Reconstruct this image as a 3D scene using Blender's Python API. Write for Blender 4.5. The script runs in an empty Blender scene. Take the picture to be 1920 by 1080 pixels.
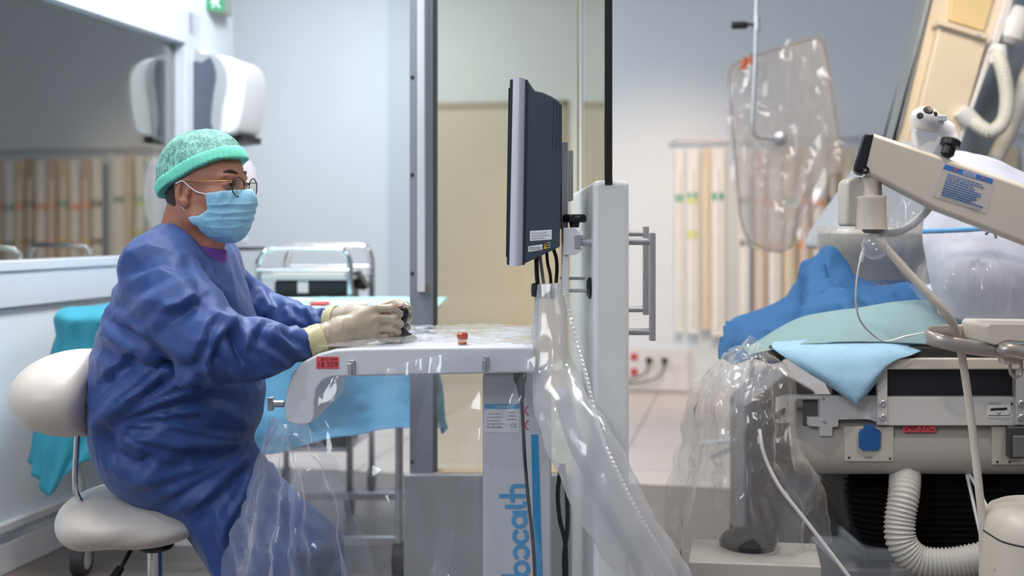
import bpy, bmesh, math, random
import numpy as np
from mathutils import Vector, Matrix, Euler, noise as mn

random.seed(7)
rng = np.random.default_rng(7)
C = bpy.context.scene.collection
PI = math.pi

# ------------------------------------------------------------------ camera
F, CAMH, HY = 2133.33, 1.14, 430.0
cam_d = bpy.data.cameras.new('camera'); cam = bpy.data.objects.new('camera', cam_d); C.objects.link(cam)
cam.location = (0, 0, CAMH); cam.rotation_euler = (PI/2, 0, 0)
cam_d.sensor_width = 36; cam_d.lens = 40
cam_d.shift_y = -(540-HY)/1920
cam_d.clip_start = .05
cam_d.dof.use_dof = True; cam_d.dof.focus_distance = 2.62; cam_d.dof.aperture_fstop = 1.9
bpy.context.scene.camera = cam

# ------------------------------------------------------------------ exposure
vs = bpy.context.scene.view_settings
bpy.context.scene.display_settings.display_device = 'sRGB'
vs.view_transform = 'Standard'; vs.look = 'None'; vs.gamma = 1; vs.use_curve_mapping = False
vs.exposure = 0.16
bpy.context.scene.cycles.transparent_max_bounces = 24
bpy.context.scene.cycles.max_bounces = 8

# ------------------------------------------------------------------ world: soft daylight reaching the open side of the room
w = bpy.data.worlds.new('world'); bpy.context.scene.world = w; w.use_nodes = True
nt = w.node_tree; nt.nodes.clear()
wo = nt.nodes.new('ShaderNodeOutputWorld'); bg = nt.nodes.new('ShaderNodeBackground')
tc = nt.nodes.new('ShaderNodeTexCoord'); sp = nt.nodes.new('ShaderNodeSeparateXYZ')
mr = nt.nodes.new('ShaderNodeMapRange'); cr = nt.nodes.new('ShaderNodeValToRGB')
nt.links.new(tc.outputs['Generated'], sp.inputs[0]); nt.links.new(sp.outputs['Z'], mr.inputs['Value'])
mr.inputs['From Min'].default_value = -1; mr.inputs['From Max'].default_value = 1
nt.links.new(mr.outputs[0], cr.inputs[0])
cr.color_ramp.elements[0].position = .40; cr.color_ramp.elements[0].color = (.13, .125, .125, 1)
cr.color_ramp.elements[1].position = .75; cr.color_ramp.elements[1].color = (.60, .63, .72, 1)
nt.links.new(cr.outputs[0], bg.inputs['Color']); bg.inputs['Strength'].default_value = .50
nt.links.new(bg.outputs[0], wo.inputs[0])

# ------------------------------------------------------------------ lamps of the room, and lights added for fill and glints
def area(name, loc, target, sx, sy, power, color):
    d = bpy.data.lights.new(name, 'AREA'); d.shape = 'RECTANGLE'; d.size = sx; d.size_y = sy
    d.energy = power; d.color = color
    o = bpy.data.objects.new(name, d); C.objects.link(o); o.location = loc
    o.rotation_euler = (Vector(target)-Vector(loc)).to_track_quat('-Z', 'Y').to_euler()
    return o
def spot(name, loc, target, power, color, size=60, blend=.8, radius=.15):
    d = bpy.data.lights.new(name, 'SPOT'); d.energy = power; d.color = color
    d.spot_size = math.radians(size); d.spot_blend = blend; d.shadow_soft_size = radius
    o = bpy.data.objects.new(name, d); C.objects.link(o); o.location = loc
    o.rotation_euler = (Vector(target)-Vector(loc)).to_track_quat('-Z', 'Y').to_euler()
    return o
COOL = (.90, .95, 1.0); NEUT = (1.0, .97, .92); WARM = (1.0, .78, .52)
area('far_wall_fill', (-1.5, 6.6, 2.95), (-1.7, 7.6, .6), 1.4, .6, 46, COOL)  # added area light that brightens the left of the far wall
area('ceiling_lamp_front', (-.9, 2.6, 2.85), (-.85, 2.6, 0), 1.2, .5, 27, NEUT)
area('ceiling_lamp_right', (1.3, 2.6, 2.9), (1.3, 3.1, 0), 1.2, .6, 27, (1, .95, .88))
area('front_fill', (-2.2, -1.8, 3.4), (-.3, 4.0, .8), 2.4, 1.4, 92, (.90, .94, 1))  # added cool area light behind the camera, no window built there
area('left_wall_fill', (-.5, 4.0, 2.9), (-1.8, 3.5, .6), .9, .5, 62, COOL)  # fill light, placed and aimed to brighten the left wall
spot('warm_wall_lamp', (.9, 5.2, 2.6), (1.05, 8.0, .8), 185, (1, .70, .46), 55, 1, .15)
spot('xray_arm_spot', (.9, 3.2, 2.7), (2.3, 5.0, 1.5), 60, (1.0, .76, .48), 60, .9, .15)  # warm spot put in to light the X-ray arm
spot('glint_spot', (1.5, 1.9, 2.75), (.62, 3.0, .7), 58, (1, .84, .64), 45, .9, .03)  # small spot added for warm highlights on the clear bag
spot('cool_glint_spot', (-1.6, 1.2, 2.8), (-.5, 2.45, .6), 28, (.9, .94, 1), 45, .9, .03)  # small cool spot added for highlights on the gathered film

# ------------------------------------------------------------------ helpers
def P(px, py, Y):
    "point of the place at distance Y seen at pixel (px, py)"
    return Vector(((px-960)/F*Y, Y, CAMH-(py-HY)/F*Y))
def PM(n, Y): return n*Y/F

def srgb(h):
    h = h.lstrip('#'); v = [int(h[i:i+2], 16)/255 for i in (0, 2, 4)]
    return tuple((c/12.92 if c <= .04045 else ((c+.055)/1.055)**2.4) for c in v)+(1,)

def mat(name, col, rough=.5, metal=0, var=.04, nscale=8, bump=0, bscale=60, spec=.5, sss=0, coat=0, sheen=0, alpha=1):
    m = bpy.data.materials.new(name); m.use_nodes = True; t = m.node_tree; b = t.nodes['Principled BSDF']
    c = srgb(col) if isinstance(col, str) else tuple(col)+(1,)
    tex = t.nodes.new('ShaderNodeTexNoise'); tex.inputs['Scale'].default_value = nscale; tex.inputs['Detail'].default_value = 4
    co = t.nodes.new('ShaderNodeTexCoord'); t.links.new(co.outputs['Object'], tex.inputs['Vector'])
    rp = t.nodes.new('ShaderNodeValToRGB')
    rp.color_ramp.elements[0].color = tuple(x*(1-var) for x in c[:3])+(1,)
    rp.color_ramp.elements[1].color = tuple(min(1, x*(1+var)) for x in c[:3])+(1,)
    rp.color_ramp.elements[0].position = .3; rp.color_ramp.elements[1].position = .7
    t.links.new(tex.outputs['Fac'], rp.inputs[0]); t.links.new(rp.outputs[0], b.inputs['Base Color'])
    b.inputs['Roughness'].default_value = rough; b.inputs['Metallic'].default_value = metal
    b.inputs['Specular IOR Level'].default_value = spec
    if sss:
        b.inputs['Subsurface Weight'].default_value = sss; b.inputs['Subsurface Radius'].default_value = (.01, .004, .002)
        b.inputs['Subsurface Scale'].default_value = 1
    if coat: b.inputs['Coat Weight'].default_value = coat
    if sheen: b.inputs['Sheen Weight'].default_value = sheen
    if bump:
        n2 = t.nodes.new('ShaderNodeTexNoise'); n2.inputs['Scale'].default_value = bscale; n2.inputs['Detail'].default_value = 3
        t.links.new(co.outputs['Object'], n2.inputs['Vector'])
        bp = t.nodes.new('ShaderNodeBump'); bp.inputs['Strength'].default_value = 1; bp.inputs['Distance'].default_value = bump
        t.links.new(n2.outputs['Fac'], bp.inputs['Height']); t.links.new(bp.outputs[0], b.inputs['Normal'])
    if alpha < 1: b.inputs['Alpha'].default_value = alpha
    return m

def crease_bump(m, dist, scale, stretch=(1, 1, 1), rot=(0, 0, 0), seed=0):
    "soft creases of cloth: ridged noise bump added before the fine grain"
    t = m.node_tree; b = t.nodes['Principled BSDF']; co = t.nodes.new('ShaderNodeTexCoord'); mp = t.nodes.new('ShaderNodeMapping')
    mp.inputs['Scale'].default_value = stretch; mp.inputs['Rotation'].default_value = rot; mp.inputs['Location'].default_value = (seed, seed, 0)
    n = t.nodes.new('ShaderNodeTexNoise'); n.noise_type = 'RIDGED_MULTIFRACTAL'; n.inputs['Scale'].default_value = scale
    n.inputs['Detail'].default_value = 2.5; n.inputs['Roughness'].default_value = .4; n.inputs['Distortion'].default_value = .7
    t.links.new(co.outputs['Object'], mp.inputs[0]); t.links.new(mp.outputs[0], n.inputs['Vector'])
    bp = t.nodes.new('ShaderNodeBump'); bp.inputs['Distance'].default_value = dist; bp.inputs['Strength'].default_value = 1
    t.links.new(n.outputs['Fac'], bp.inputs['Height'])
    old = b.inputs['Normal'].links[0].from_node if b.inputs['Normal'].links else None
    if old: t.links.new(bp.outputs[0], old.inputs['Normal'])
    else: t.links.new(bp.outputs[0], b.inputs['Normal'])
    return m

def schlick(t, base, normal=None):
    lw = t.nodes.new('ShaderNodeLayerWeight'); lw.inputs[0].default_value = .5
    if normal is not None: t.links.new(normal, lw.inputs['Normal'])
    pw = t.nodes.new('ShaderNodeMath'); pw.operation = 'POWER'; pw.inputs[1].default_value = 5
    t.links.new(lw.outputs['Facing'], pw.inputs[0])
    ma = t.nodes.new('ShaderNodeMath'); ma.operation = 'MULTIPLY_ADD'; ma.inputs[1].default_value = 1-base; ma.inputs[2].default_value = base
    t.links.new(pw.outputs[0], ma.inputs[0]); return ma.outputs[0]

def film(name, tint=(.96, .97, .99), haze=.10, edge=.55, rough=.12, hazecol=(.8, .83, .88), bump=.0016, bscale=8, power=2.2):
    "thin clear plastic film: see-through face on, whitish and shiny at grazing angles"
    m = bpy.data.materials.new(name); m.use_nodes = True; t = m.node_tree; t.nodes.clear()
    out = t.nodes.new('ShaderNodeOutputMaterial')
    tr = t.nodes.new('ShaderNodeBsdfTransparent'); tr.inputs[0].default_value = tuple(tint)+(1,)
    gl = t.nodes.new('ShaderNodeBsdfGlossy'); gl.inputs['Roughness'].default_value = rough; gl.inputs[0].default_value = (1, 1, 1, 1)
    df = t.nodes.new('ShaderNodeBsdfDiffuse'); df.inputs[0].default_value = tuple(hazecol)+(1,)
    tl = t.nodes.new('ShaderNodeBsdfTranslucent'); tl.inputs[0].default_value = tuple(hazecol)+(1,)
    m0 = t.nodes.new('ShaderNodeMixShader'); m0.inputs[0].default_value = .4
    t.links.new(df.outputs[0], m0.inputs[1]); t.links.new(tl.outputs[0], m0.inputs[2])
    co = t.nodes.new('ShaderNodeTexCoord'); nz = t.nodes.new('ShaderNodeTexNoise'); nz.inputs['Scale'].default_value = bscale
    nz.inputs['Detail'].default_value = 2; nz.inputs['Roughness'].default_value = .5; nz.inputs['Distortion'].default_value = .6
    t.links.new(co.outputs['Object'], nz.inputs['Vector'])
    bp = t.nodes.new('ShaderNodeBump'); bp.inputs['Distance'].default_value = bump*2.5; bp.inputs['Strength'].default_value = 1
    t.links.new(nz.outputs['Fac'], bp.inputs['Height'])
    t.links.new(bp.outputs[0], gl.inputs['Normal'])
    lw = t.nodes.new('ShaderNodeLayerWeight'); lw.inputs[0].default_value = .5
    pw = t.nodes.new('ShaderNodeMath'); pw.operation = 'POWER'; pw.inputs[1].default_value = power
    t.links.new(lw.outputs['Facing'], pw.inputs[0])
    ma = t.nodes.new('ShaderNodeMath'); ma.operation = 'MULTIPLY_ADD'; ma.inputs[1].default_value = edge; ma.inputs[2].default_value = haze
    t.links.new(pw.outputs[0], ma.inputs[0])
    mx = t.nodes.new('ShaderNodeMixShader'); t.links.new(ma.outputs[0], mx.inputs[0])
    t.links.new(tr.outputs[0], mx.inputs[1]); t.links.new(m0.outputs[0], mx.inputs[2])
    # gloss on top, the same from either side of the film
    m2 = t.nodes.new('ShaderNodeMixShader'); t.links.new(schlick(t, .05, bp.outputs[0]), m2.inputs[0])
    t.links.new(mx.outputs[0], m2.inputs[1]); t.links.new(gl.outputs[0], m2.inputs[2])
    t.links.new(m2.outputs[0], out.inputs[0])
    return m

def pane(name, tint, refl=.06, rough=.01, diff=None, dfac=0):
    m = bpy.data.materials.new(name); m.use_nodes = True; t = m.node_tree; t.nodes.clear()
    out = t.nodes.new('ShaderNodeOutputMaterial')
    tr = t.nodes.new('ShaderNodeBsdfTransparent'); tr.inputs[0].default_value = tuple(tint)+(1,)
    gl = t.nodes.new('ShaderNodeBsdfGlossy'); gl.inputs['Roughness'].default_value = rough
    mx = t.nodes.new('ShaderNodeMixShader'); t.links.new(schlick(t, refl), mx.inputs[0])
    src = tr
    if diff:
        d = t.nodes.new('ShaderNodeBsdfDiffuse'); d.inputs[0].default_value = tuple(diff)+(1,)
        m3 = t.nodes.new('ShaderNodeMixShader'); m3.inputs[0].default_value = dfac
        t.links.new(tr.outputs[0], m3.inputs[1]); t.links.new(d.outputs[0], m3.inputs[2]); src = m3
    t.links.new(src.outputs[0], mx.inputs[1]); t.links.new(gl.outputs[0], mx.inputs[2]); t.links.new(mx.outputs[0], out.inputs[0])
    return m

# world origin of an object made of unrotated parents
def worg(o):
    v = Vector((0, 0, 0))
    while o: v += o.location; o = o.parent
    return v

def link_mesh(name, verts, faces, m, parent=None, origin=None, smooth=35, bevel=0, bseg=2, solid=0, soff=0, subsurf=0, keepsharp=True):
    me = bpy.data.meshes.new(name)
    o = bpy.data.objects.new(name, me)
    if parent is not None:
        o.parent = parent; off = worg(parent)
    else:
        off = Vector(origin) if origin is not None else Vector((0, 0, 0)); o.location = off
    va = np.asarray([tuple(v) for v in verts] if not isinstance(verts, np.ndarray) else verts, dtype=np.float64)
    va = va-np.array(off)
    me.from_pydata(va.tolist(), [], faces if isinstance(faces, list) else faces.tolist())
    me.update()
    if smooth is not None:
        if smooth < 180:
            bm = bmesh.new(); bm.from_mesh(me); a = math.radians(smooth)
            for e in bm.edges:
                if len(e.link_faces) == 2 and e.calc_face_angle(0) > a: e.smooth = False
            for f in bm.faces: f.smooth = True
            bm.to_mesh(me); bm.free()
        else:
            me.polygons.foreach_set('use_smooth', [True]*len(me.polygons))
    for x in (m if isinstance(m, (list, tuple)) else [m]): me.materials.append(x)
    if subsurf:
        s = o.modifiers.new('subsurf', 'SUBSURF'); s.levels = subsurf; s.render_levels = subsurf
    if solid:
        s = o.modifiers.new('solid', 'SOLIDIFY'); s.thickness = solid; s.offset = soff
    if bevel:
        s = o.modifiers.new('bevel', 'BEVEL'); s.width = bevel; s.segments = bseg; s.limit_method = 'ANGLE'
        s.angle_limit = math.radians(40); s.harden_normals = True
    C.objects.link(o)
    return o

def tag(o, label=None, cat=None, group=None, kind=None):
    if label: o['label'] = label
    if cat: o['category'] = cat
    if group: o['group'] = group
    if kind: o['kind'] = kind
    return o

def thing(name, label, cat, loc, group=None):
    o = bpy.data.objects.new(name, None); C.objects.link(o); o.location = loc; o.empty_display_size = .05
    return tag(o, label, cat, group)

def frame_of(d):
    d = Vector(d).normalized(); a = Vector((0, 0, 1)) if abs(d.z) < .9 else Vector((1, 0, 0))
    u = d.cross(a).normalized(); v = d.cross(u).normalized(); return u, v

def catmull(pts, n=8):
    pts = [Vector(p) for p in pts]
    if len(pts) < 3: 
        return [pts[0].lerp(pts[-1], i/n) for i in range(n+1)]
    q = [pts[0]*2-pts[1]]+pts+[pts[-1]*2-pts[-2]]; out = []
    for i in range(1, len(q)-2):
        for k in range(n):
            t = k/n; p0, p1, p2, p3 = q[i-1], q[i], q[i+1], q[i+2]
            out.append(.5*((2*p1)+(p2-p0)*t+(2*p0-5*p1+4*p2-p3)*t*t+(3*p1-p0-3*p2+p3)*t**3))
    out.append(q[-2]); return out

class M:
    def __init__(s): s.v = []; s.f = []
    def add(s, v, f):
        n = len(s.v); s.v += [Vector(x) for x in v]; s.f += [tuple(i+n for i in q) for q in f]; return s
    def obox(s, c, size, rot=None):
        c = Vector(c); h = [x/2 for x in size]; v = []
        for x in (-1, 1):
            for y in (-1, 1):
                for z in (-1, 1):
                    p = Vector((x*h[0], y*h[1], z*h[2])); v.append(c+(rot@p if rot else p))
        return s.add(v, [(0, 1, 3, 2), (4, 6, 7, 5), (0, 4, 5, 1), (2, 3, 7, 6), (0, 2, 6, 4), (1, 5, 7, 3)])
    def box(s, lo, hi):
        return s.obox([(a+b)/2 for a, b in zip(lo, hi)], [abs(b-a) for a, b in zip(lo, hi)])
    def tube(s, pts, r, n=12, caps=True, flat=None):
        pts = [Vector(p) for p in pts]; N = len(pts)
        rs = r if isinstance(r, (list, tuple)) else [r]*N
        u = None; v = []; 
        for i, p in enumerate(pts):
            d = (pts[min(i+1, N-1)]-pts[max(i-1, 0)]).normalized()
            if u is None: u, w_ = frame_of(d)
            else: u = (u-d*u.dot(d)); u = u.normalized() if u.length > 1e-6 else frame_of(d)[0]
            w_ = d.cross(u)
            for k in range(n):
                a = 2*PI*k/n; v.append(p+(u*math.cos(a)+w_*math.sin(a))*rs[i])
        f = []
        for i in range(N-1):
            for k in range(n):
                a = i*n+k; b = i*n+(k+1) % n; f.append((a, b, b+n, a+n))
        if caps: f += [tuple(range(n-1, -1, -1)), tuple(range((N-1)*n, N*n))]
        return s.add(v, f)
    def cyl(s, a, b, r, r2=None, n=24): return s.tube([a, b], [r, r if r2 is None else r2], n)
    def lathe(s, prof, org, axis=(0, 0, 1), n=32):
        "prof: list of (radius, height)"
        org = Vector(org); d = Vector(axis).normalized(); u, w_ = frame_of(d); v = []
        for r, h in prof:
            for k in range(n):
                a = 2*PI*k/n; v.append(org+d*h+(u*math.cos(a)+w_*math.sin(a))*max(r, 1e-5))
        f = []; N = len(prof)
        for i in range(N-1):
            for k in range(n):
                a = i*n+k; b = i*n+(k+1) % n; f.append((a, b, b+n, a+n))
        if prof[0][0] > 1e-4: f.append(tuple(range(n-1, -1, -1)))
        if prof[-1][0] > 1e-4: f.append(tuple(range((N-1)*n, N*n)))
        return s.add(v, f)
    def prism(s, pts, dvec):
        "closed outline of 3D points, swept along dvec"
        n = len(pts); d = Vector(dvec); v = [Vector(p) for p in pts]+[Vector(p)+d for p in pts]
        f = [tuple(range(n-1, -1, -1)), tuple(range(n, 2*n))]+[(i, (i+1) % n, (i+1) % n+n, i+n) for i in range(n)]
        return s.add(v, f)
    def grid(s, rows, closed=False):
        R = len(rows); K = len(rows[0]); v = [p for r in rows for p in r]; f = []
        for i in range(R-1):
            for k in range(K if closed else K-1):
                a = i*K+k; b = i*K+(k+1) % K; f.append((a, b, b+K, a+K))
        return s.add(v, f)
    def fix(s):
        bm = bmesh.new(); vs_ = [bm.verts.new(p) for p in s.v]
        for q in s.f:
            try: bm.faces.new([vs_[i] for i in q])
            except ValueError: pass
        bmesh.ops.remove_doubles(bm, verts=bm.verts, dist=1e-6)
        bmesh.ops.recalc_face_normals(bm, faces=bm.faces)
        bm.verts.index_update()
        s.v = [v.co.copy() for v in bm.verts]; s.f = [tuple(v.index for v in f.verts) for f in bm.faces]; bm.free(); return s
    def build(s, name, m, parent=None, origin=None, fix=True, **k):
        if fix: s.fix()
        return link_mesh(name, s.v, s.f, m, parent, origin, **k)

def box_part(name, lo, hi, m, parent=None, bevel=.003, **k): return M().box(lo, hi).build(name, m, parent, bevel=bevel, **k)
def rotz(a): return Matrix.Rotation(a, 3, 'Z')

def rrect(w_, h, r, n=5):
    pts = []
    for cx, cy, a0 in ((w_/2-r, h/2-r, 0), (-w_/2+r, h/2-r, PI/2), (-w_/2+r, -h/2+r, PI), (w_/2-r, -h/2+r, 3*PI/2)):
        for k in range(n+1):
            a = a0+PI/2*k/n; pts.append((cx+r*math.cos(a), cy+r*math.sin(a)))
    return pts

def stroke2d(polys, width, org, ux, uy, depth):
    "flat strokes of given width drawn in the plane (org, ux, uy), raised by depth along the normal"
    m = M(); org = Vector(org); ux = Vector(ux); uy = Vector(uy); nn = ux.cross(uy).normalized()
    for ip, pl in enumerate(polys):
        lift = ip*2.5e-5; p = [Vector((a, b)) for a, b in pl]; L = []; R = []
        for i in range(len(p)):
            d = (p[min(i+1, len(p)-1)]-p[max(i-1, 0)]); d = d.normalized() if d.length > 0 else Vector((1, 0)); q = Vector((-d.y, d.x))*width/2
            L.append(p[i]+q); R.append(p[i]-q)
        to = lambda a, z: org+ux*a.x+uy*a.y+nn*z
        rows = [[to(a, 0) for a in L], [to(a, depth+lift) for a in L], [to(a, depth+lift) for a in R], [to(a, 0) for a in R], [to(a, 0) for a in L]]
        m.grid(rows)
    return m

def text_mesh(s, size, org, ux, uy, m, name, parent, depth=.0004, bold=.0):
    cu = bpy.data.curves.new('t', 'FONT'); cu.body = s; cu.size = size; cu.extrude = depth/2; cu.offset = bold
    cu.align_x = 'CENTER'; cu.align_y = 'CENTER'; cu.resolution_u = 3
    o = bpy.data.objects.new('t', cu); C.objects.link(o)
    dg = bpy.context.evaluated_depsgraph_get()
    me = bpy.data.meshes.new_from_object(o.evaluated_get(dg))
    bpy.data.objects.remove(o)
    ux = Vector(ux).normalized(); uy = Vector(uy).normalized(); nn = ux.cross(uy)
    v = [Vector(org)+ux*a.co.x+uy*a.co.y+nn*a.co.z for a in me.vertices]; f = [tuple(p.vertices) for p in me.polygons]
    bpy.data.meshes.remove(me)
    return link_mesh(name, v, f, m, parent, smooth=None)

def copy_tree(o, parent=None):
    c = o.copy(); C.objects.link(c); c.parent = parent
    for ch in [x for x in bpy.data.objects if x.parent == o]: copy_tree(ch, c)
    return c

# ------------------------------------------------------------------ implicit surfaces
class Grid:
    def __init__(s, X, Y, Z): s.X, s.Y, s.Z = X, Y, Z
def smin(a, b, k):
    h = np.clip(.5+.5*(b-a)/k, 0, 1); return b+(a-b)*h-k*h*(1-h)
def smax(a, b, k): return -smin(-a, -b, k)
def cone(g, a, b, ra, rb, sy=1.0):
    "rounded cone from a to b; sy stretches it sideways (y)"
    a = np.array(a, dtype=np.float32); b = np.array(b, dtype=np.float32); d = b-a
    cy = None
    X = g.X-a[0]; Z = g.Z-a[2]
    L2 = float((d*d).sum())+1e-9
    if sy == 1.0:
        Y = g.Y-a[1]; t = np.clip((X*d[0]+Y*d[1]+Z*d[2])/L2, 0, 1)
        q = (X-t*d[0])**2+(Y-t*d[1])**2+(Z-t*d[2])**2
    else:
        L2 = float(d[0]**2+d[2]**2)+1e-9
        t = np.clip((X*d[0]+Z*d[2])/L2, 0, 1); Y = (g.Y-a[1]-t*d[1])/sy
        q = (X-t*d[0])**2+Y**2+(Z-t*d[2])**2
    return np.sqrt(q)-(ra+(rb-ra)*t)
def ell(g, c, r, R=None):
    X = g.X-c[0]; Y = g.Y-c[1]; Z = g.Z-c[2]
    if R is not None:
        R = np.array(R, dtype=np.float32)   # columns: local axes
        X, Y, Z = (X*R[0, 0]+Y*R[1, 0]+Z*R[2, 0], X*R[0, 1]+Y*R[1, 1]+Z*R[2, 1], X*R[0, 2]+Y*R[1, 2]+Z*R[2, 2])
    k0 = np.sqrt((X/r[0])**2+(Y/r[1])**2+(Z/r[2])**2); k1 = np.sqrt((X/r[0]**2)**2+(Y/r[1]**2)**2+(Z/r[2]**2)**2)+1e-9
    return k0*(k0-1)/k1
def plane(g, p, n):
    n = Vector(n).normalized(); return (g.X-p[0])*n[0]+(g.Y-p[1])*n[1]+(g.Z-p[2])*n[2]

def surface_net(fn, lo, hi, h, proj=2):
    xs = np.arange(lo[0], hi[0]+h, h, dtype=np.float32); ys = np.arange(lo[1], hi[1]+h, h, dtype=np.float32); zs = np.arange(lo[2], hi[2]+h, h, dtype=np.float32)
    X, Y, Z = np.meshgrid(xs, ys, zs, indexing='ij'); S = fn(Grid(X, Y, Z)).astype(np.float32)
    neg = S < 0
    # cells with a sign change
    c = [neg[i:neg.shape[0]-1+i, j:neg.shape[1]-1+j, k:neg.shape[2]-1+k] for i in (0, 1) for j in (0, 1) for k in (0, 1)]
    cnt = sum(q.astype(np.int8) for q in c); act = (cnt > 0) & (cnt < 8)
    idx = -np.ones(act.shape, dtype=np.int64); I = np.argwhere(act); idx[act] = np.arange(len(I))
    acc = np.zeros((len(I), 3)); num = np.zeros(len(I))
    cor = [(i, j, k) for i in (0, 1) for j in (0, 1) for k in (0, 1)]
    for a in range(8):
        for b in range(a+1, 8):
            A, B = cor[a], cor[b]
            if sum(abs(x-y) for x, y in zip(A, B)) != 1: continue
            sa = S[I[:, 0]+A[0], I[:, 1]+A[1], I[:, 2]+A[2]]; sb = S[I[:, 0]+B[0], I[:, 1]+B[1], I[:, 2]+B[2]]
            cr_ = (sa < 0) != (sb < 0); t = np.where(cr_, sa/(sa-sb+1e-12), 0)
            for d in range(3): acc[:, d] += np.where(cr_, A[d]+t*(B[d]-A[d]), 0)
            num += cr_
    V = (I+acc/num[:, None])*h+np.array([xs[0], ys[0], zs[0]])
    Fs = []
    for d in range(3):
        e = [0, 0, 0]; e[d] = 1; u = (d+1) % 3; v = (d+2) % 3
        sl = lambda off: neg[off[0]:neg.shape[0]-(1-off[0]) if True else None]
        n0 = np.take(neg, range(0, neg.shape[d]-1), axis=d); n1 = np.take(neg, range(1, neg.shape[d]), axis=d)
        ch = np.argwhere(n0 != n1); s0 = n0[tuple(ch.T)]
        ok = (ch[:, u] > 0) & (ch[:, v] > 0) & (ch[:, u] < act.shape[u]) & (ch[:, v] < act.shape[v]); ch = ch[ok]; s0 = s0[ok]
        def at(du, dv):
            q = ch.copy(); q[:, u] -= du; q[:, v] -= dv; return idx[tuple(q.T)]
        q = np.stack([at(1, 1), at(0, 1), at(0, 0), at(1, 0)], 1)
        q[~s0] = q[~s0][:, ::-1]; Fs.append(q)
    Fq = np.concatenate(Fs)
    for _ in range(proj):
        e = h*.25
        def f(v): return fn(Grid(v[:, 0].astype(np.float32), v[:, 1].astype(np.float32), v[:, 2].astype(np.float32))).astype(np.float64)
        s = f(V); G = np.stack([(f(V+np.eye(3)[d]*e)-f(V-np.eye(3)[d]*e))/(2*e) for d in range(3)], 1)
        g2 = (G*G).sum(1)+1e-6; st = np.clip(s/g2, -h, h); V = V-(G*st[:, None])*.9
    return V, Fq

def normals(V, Fq):
    a = V[Fq[:, 2]]-V[Fq[:, 0]]; b = V[Fq[:, 3]]-V[Fq[:, 1]]; n = np.cross(a, b)
    N = np.zeros_like(V)
    for k in range(4): np.add.at(N, Fq[:, k], n)
    return N/(np.linalg.norm(N, axis=1)[:, None]+1e-12)
def relax(V, Fq, it=1, lam=.5):
    for _ in range(it):
        A = np.zeros_like(V); c = np.zeros(len(V))
        for k in range(4):
            np.add.at(A, Fq[:, k], V[Fq[:, (k+1) % 4]]); np.add.at(A, Fq[:, k], V[Fq[:, (k+3) % 4]]); np.add.at(c, Fq[:, k], 2)
        V = V+lam*(A/c[:, None]-V)
    return V

def vnoise(Pn, scale, seed=0):
    "smooth value noise in -1..1, vectorised"
    q = Pn*scale+seed*17.13; i = np.floor(q).astype(np.int64); f = q-i; f = f*f*(3-2*f)
    def hsh(a): 
        n = (a[:, 0]*374761393+a[:, 1]*668265263+a[:, 2]*2147483647+seed*144665) & 0x7fffffff
        n = (n ^ (n >> 13))*1274126177 & 0x7fffffff; return ((n ^ (n >> 16)) & 0xffff)/32767.5-1
    r = 0
    for dx in (0, 1):
        for dy in (0, 1):
            for dz in (0, 1):
                w_ = (f[:, 0] if dx else 1-f[:, 0])*(f[:, 1] if dy else 1-f[:, 1])*(f[:, 2] if dz else 1-f[:, 2])
                r = r+w_*hsh(i+np.array([dx, dy, dz]))
    return r
def ridges(Pn, scale, seed=0): return 1-2*np.abs(vnoise(Pn, scale, seed))

def poly_dist(X, Z, pts):
    "distance to a polyline and signed side, in the x-z plane, plus position along"
    best = np.full(X.shape, 1e9); side = np.zeros(X.shape); tt = np.zeros(X.shape)
    n = len(pts)-1
    for i in range(n):
        ax, az = pts[i]; bx, bz = pts[i+1]; dx, dz = bx-ax, bz-az; L2 = dx*dx+dz*dz+1e-12
        t = np.clip(((X-ax)*dx+(Z-az)*dz)/L2, 0, 1); qx = X-ax-t*dx; qz = Z-az-t*dz; d = np.sqrt(qx*qx+qz*qz)
        m = d < best; best = np.where(m, d, best); side = np.where(m, dx*qz-dz*qx, side); tt = np.where(m, (i+t)/n, tt)
    return best, np.sign(side), tt

def crumple_sheet(rows, nu=60, nv=60, amp=.01, scale=8, seed=1, fold=.0, closed=False, facet=0):
    "sheet through rows of control points, creased like film or cloth"
    R = [catmull(r, max(2, nu//max(1, len(r)-1))) for r in rows]
    cols = list(zip(*R)); cols = [catmull(c, max(2, nv//max(1, len(c)-1))) for c in cols]
    G = list(zip(*cols)); K = len(G[0]); nR = len(G)
    V = np.array([[tuple(p) for p in r] for r in G]); U = V.reshape(-1, 3)
    du = np.gradient(V, axis=1).reshape(-1, 3); dv = np.gradient(V, axis=0).reshape(-1, 3); N = np.cross(du, dv); N /= np.linalg.norm(N, axis=1)[:, None]+1e-9
    A = U*np.array([1.25, 1, .5]) if facet else U
    d = amp*(ridges(A, scale, seed)*.6+ridges(A+.1*vnoise(U, 5, seed+5)[:, None], scale*2.1, seed+1)*.35+ridges(A, scale*4.3, seed+2)*.18)
    if fold:
        uu = np.tile(np.linspace(0, 1, K), nR); vv = np.repeat(np.linspace(0, 1, nR), K)
        d = d+fold*vv*np.sin(uu*2*PI*5+3*vnoise(U, 3, seed+9))
    U = U+N*d[:, None]
    f = [(i*K+k, i*K+k+1, (i+1)*K+k+1, (i+1)*K+k) for i in range(nR-1) for k in range(K-1)]
    if facet: U = facetize(U, f, facet, .93)
    return U, f

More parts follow.
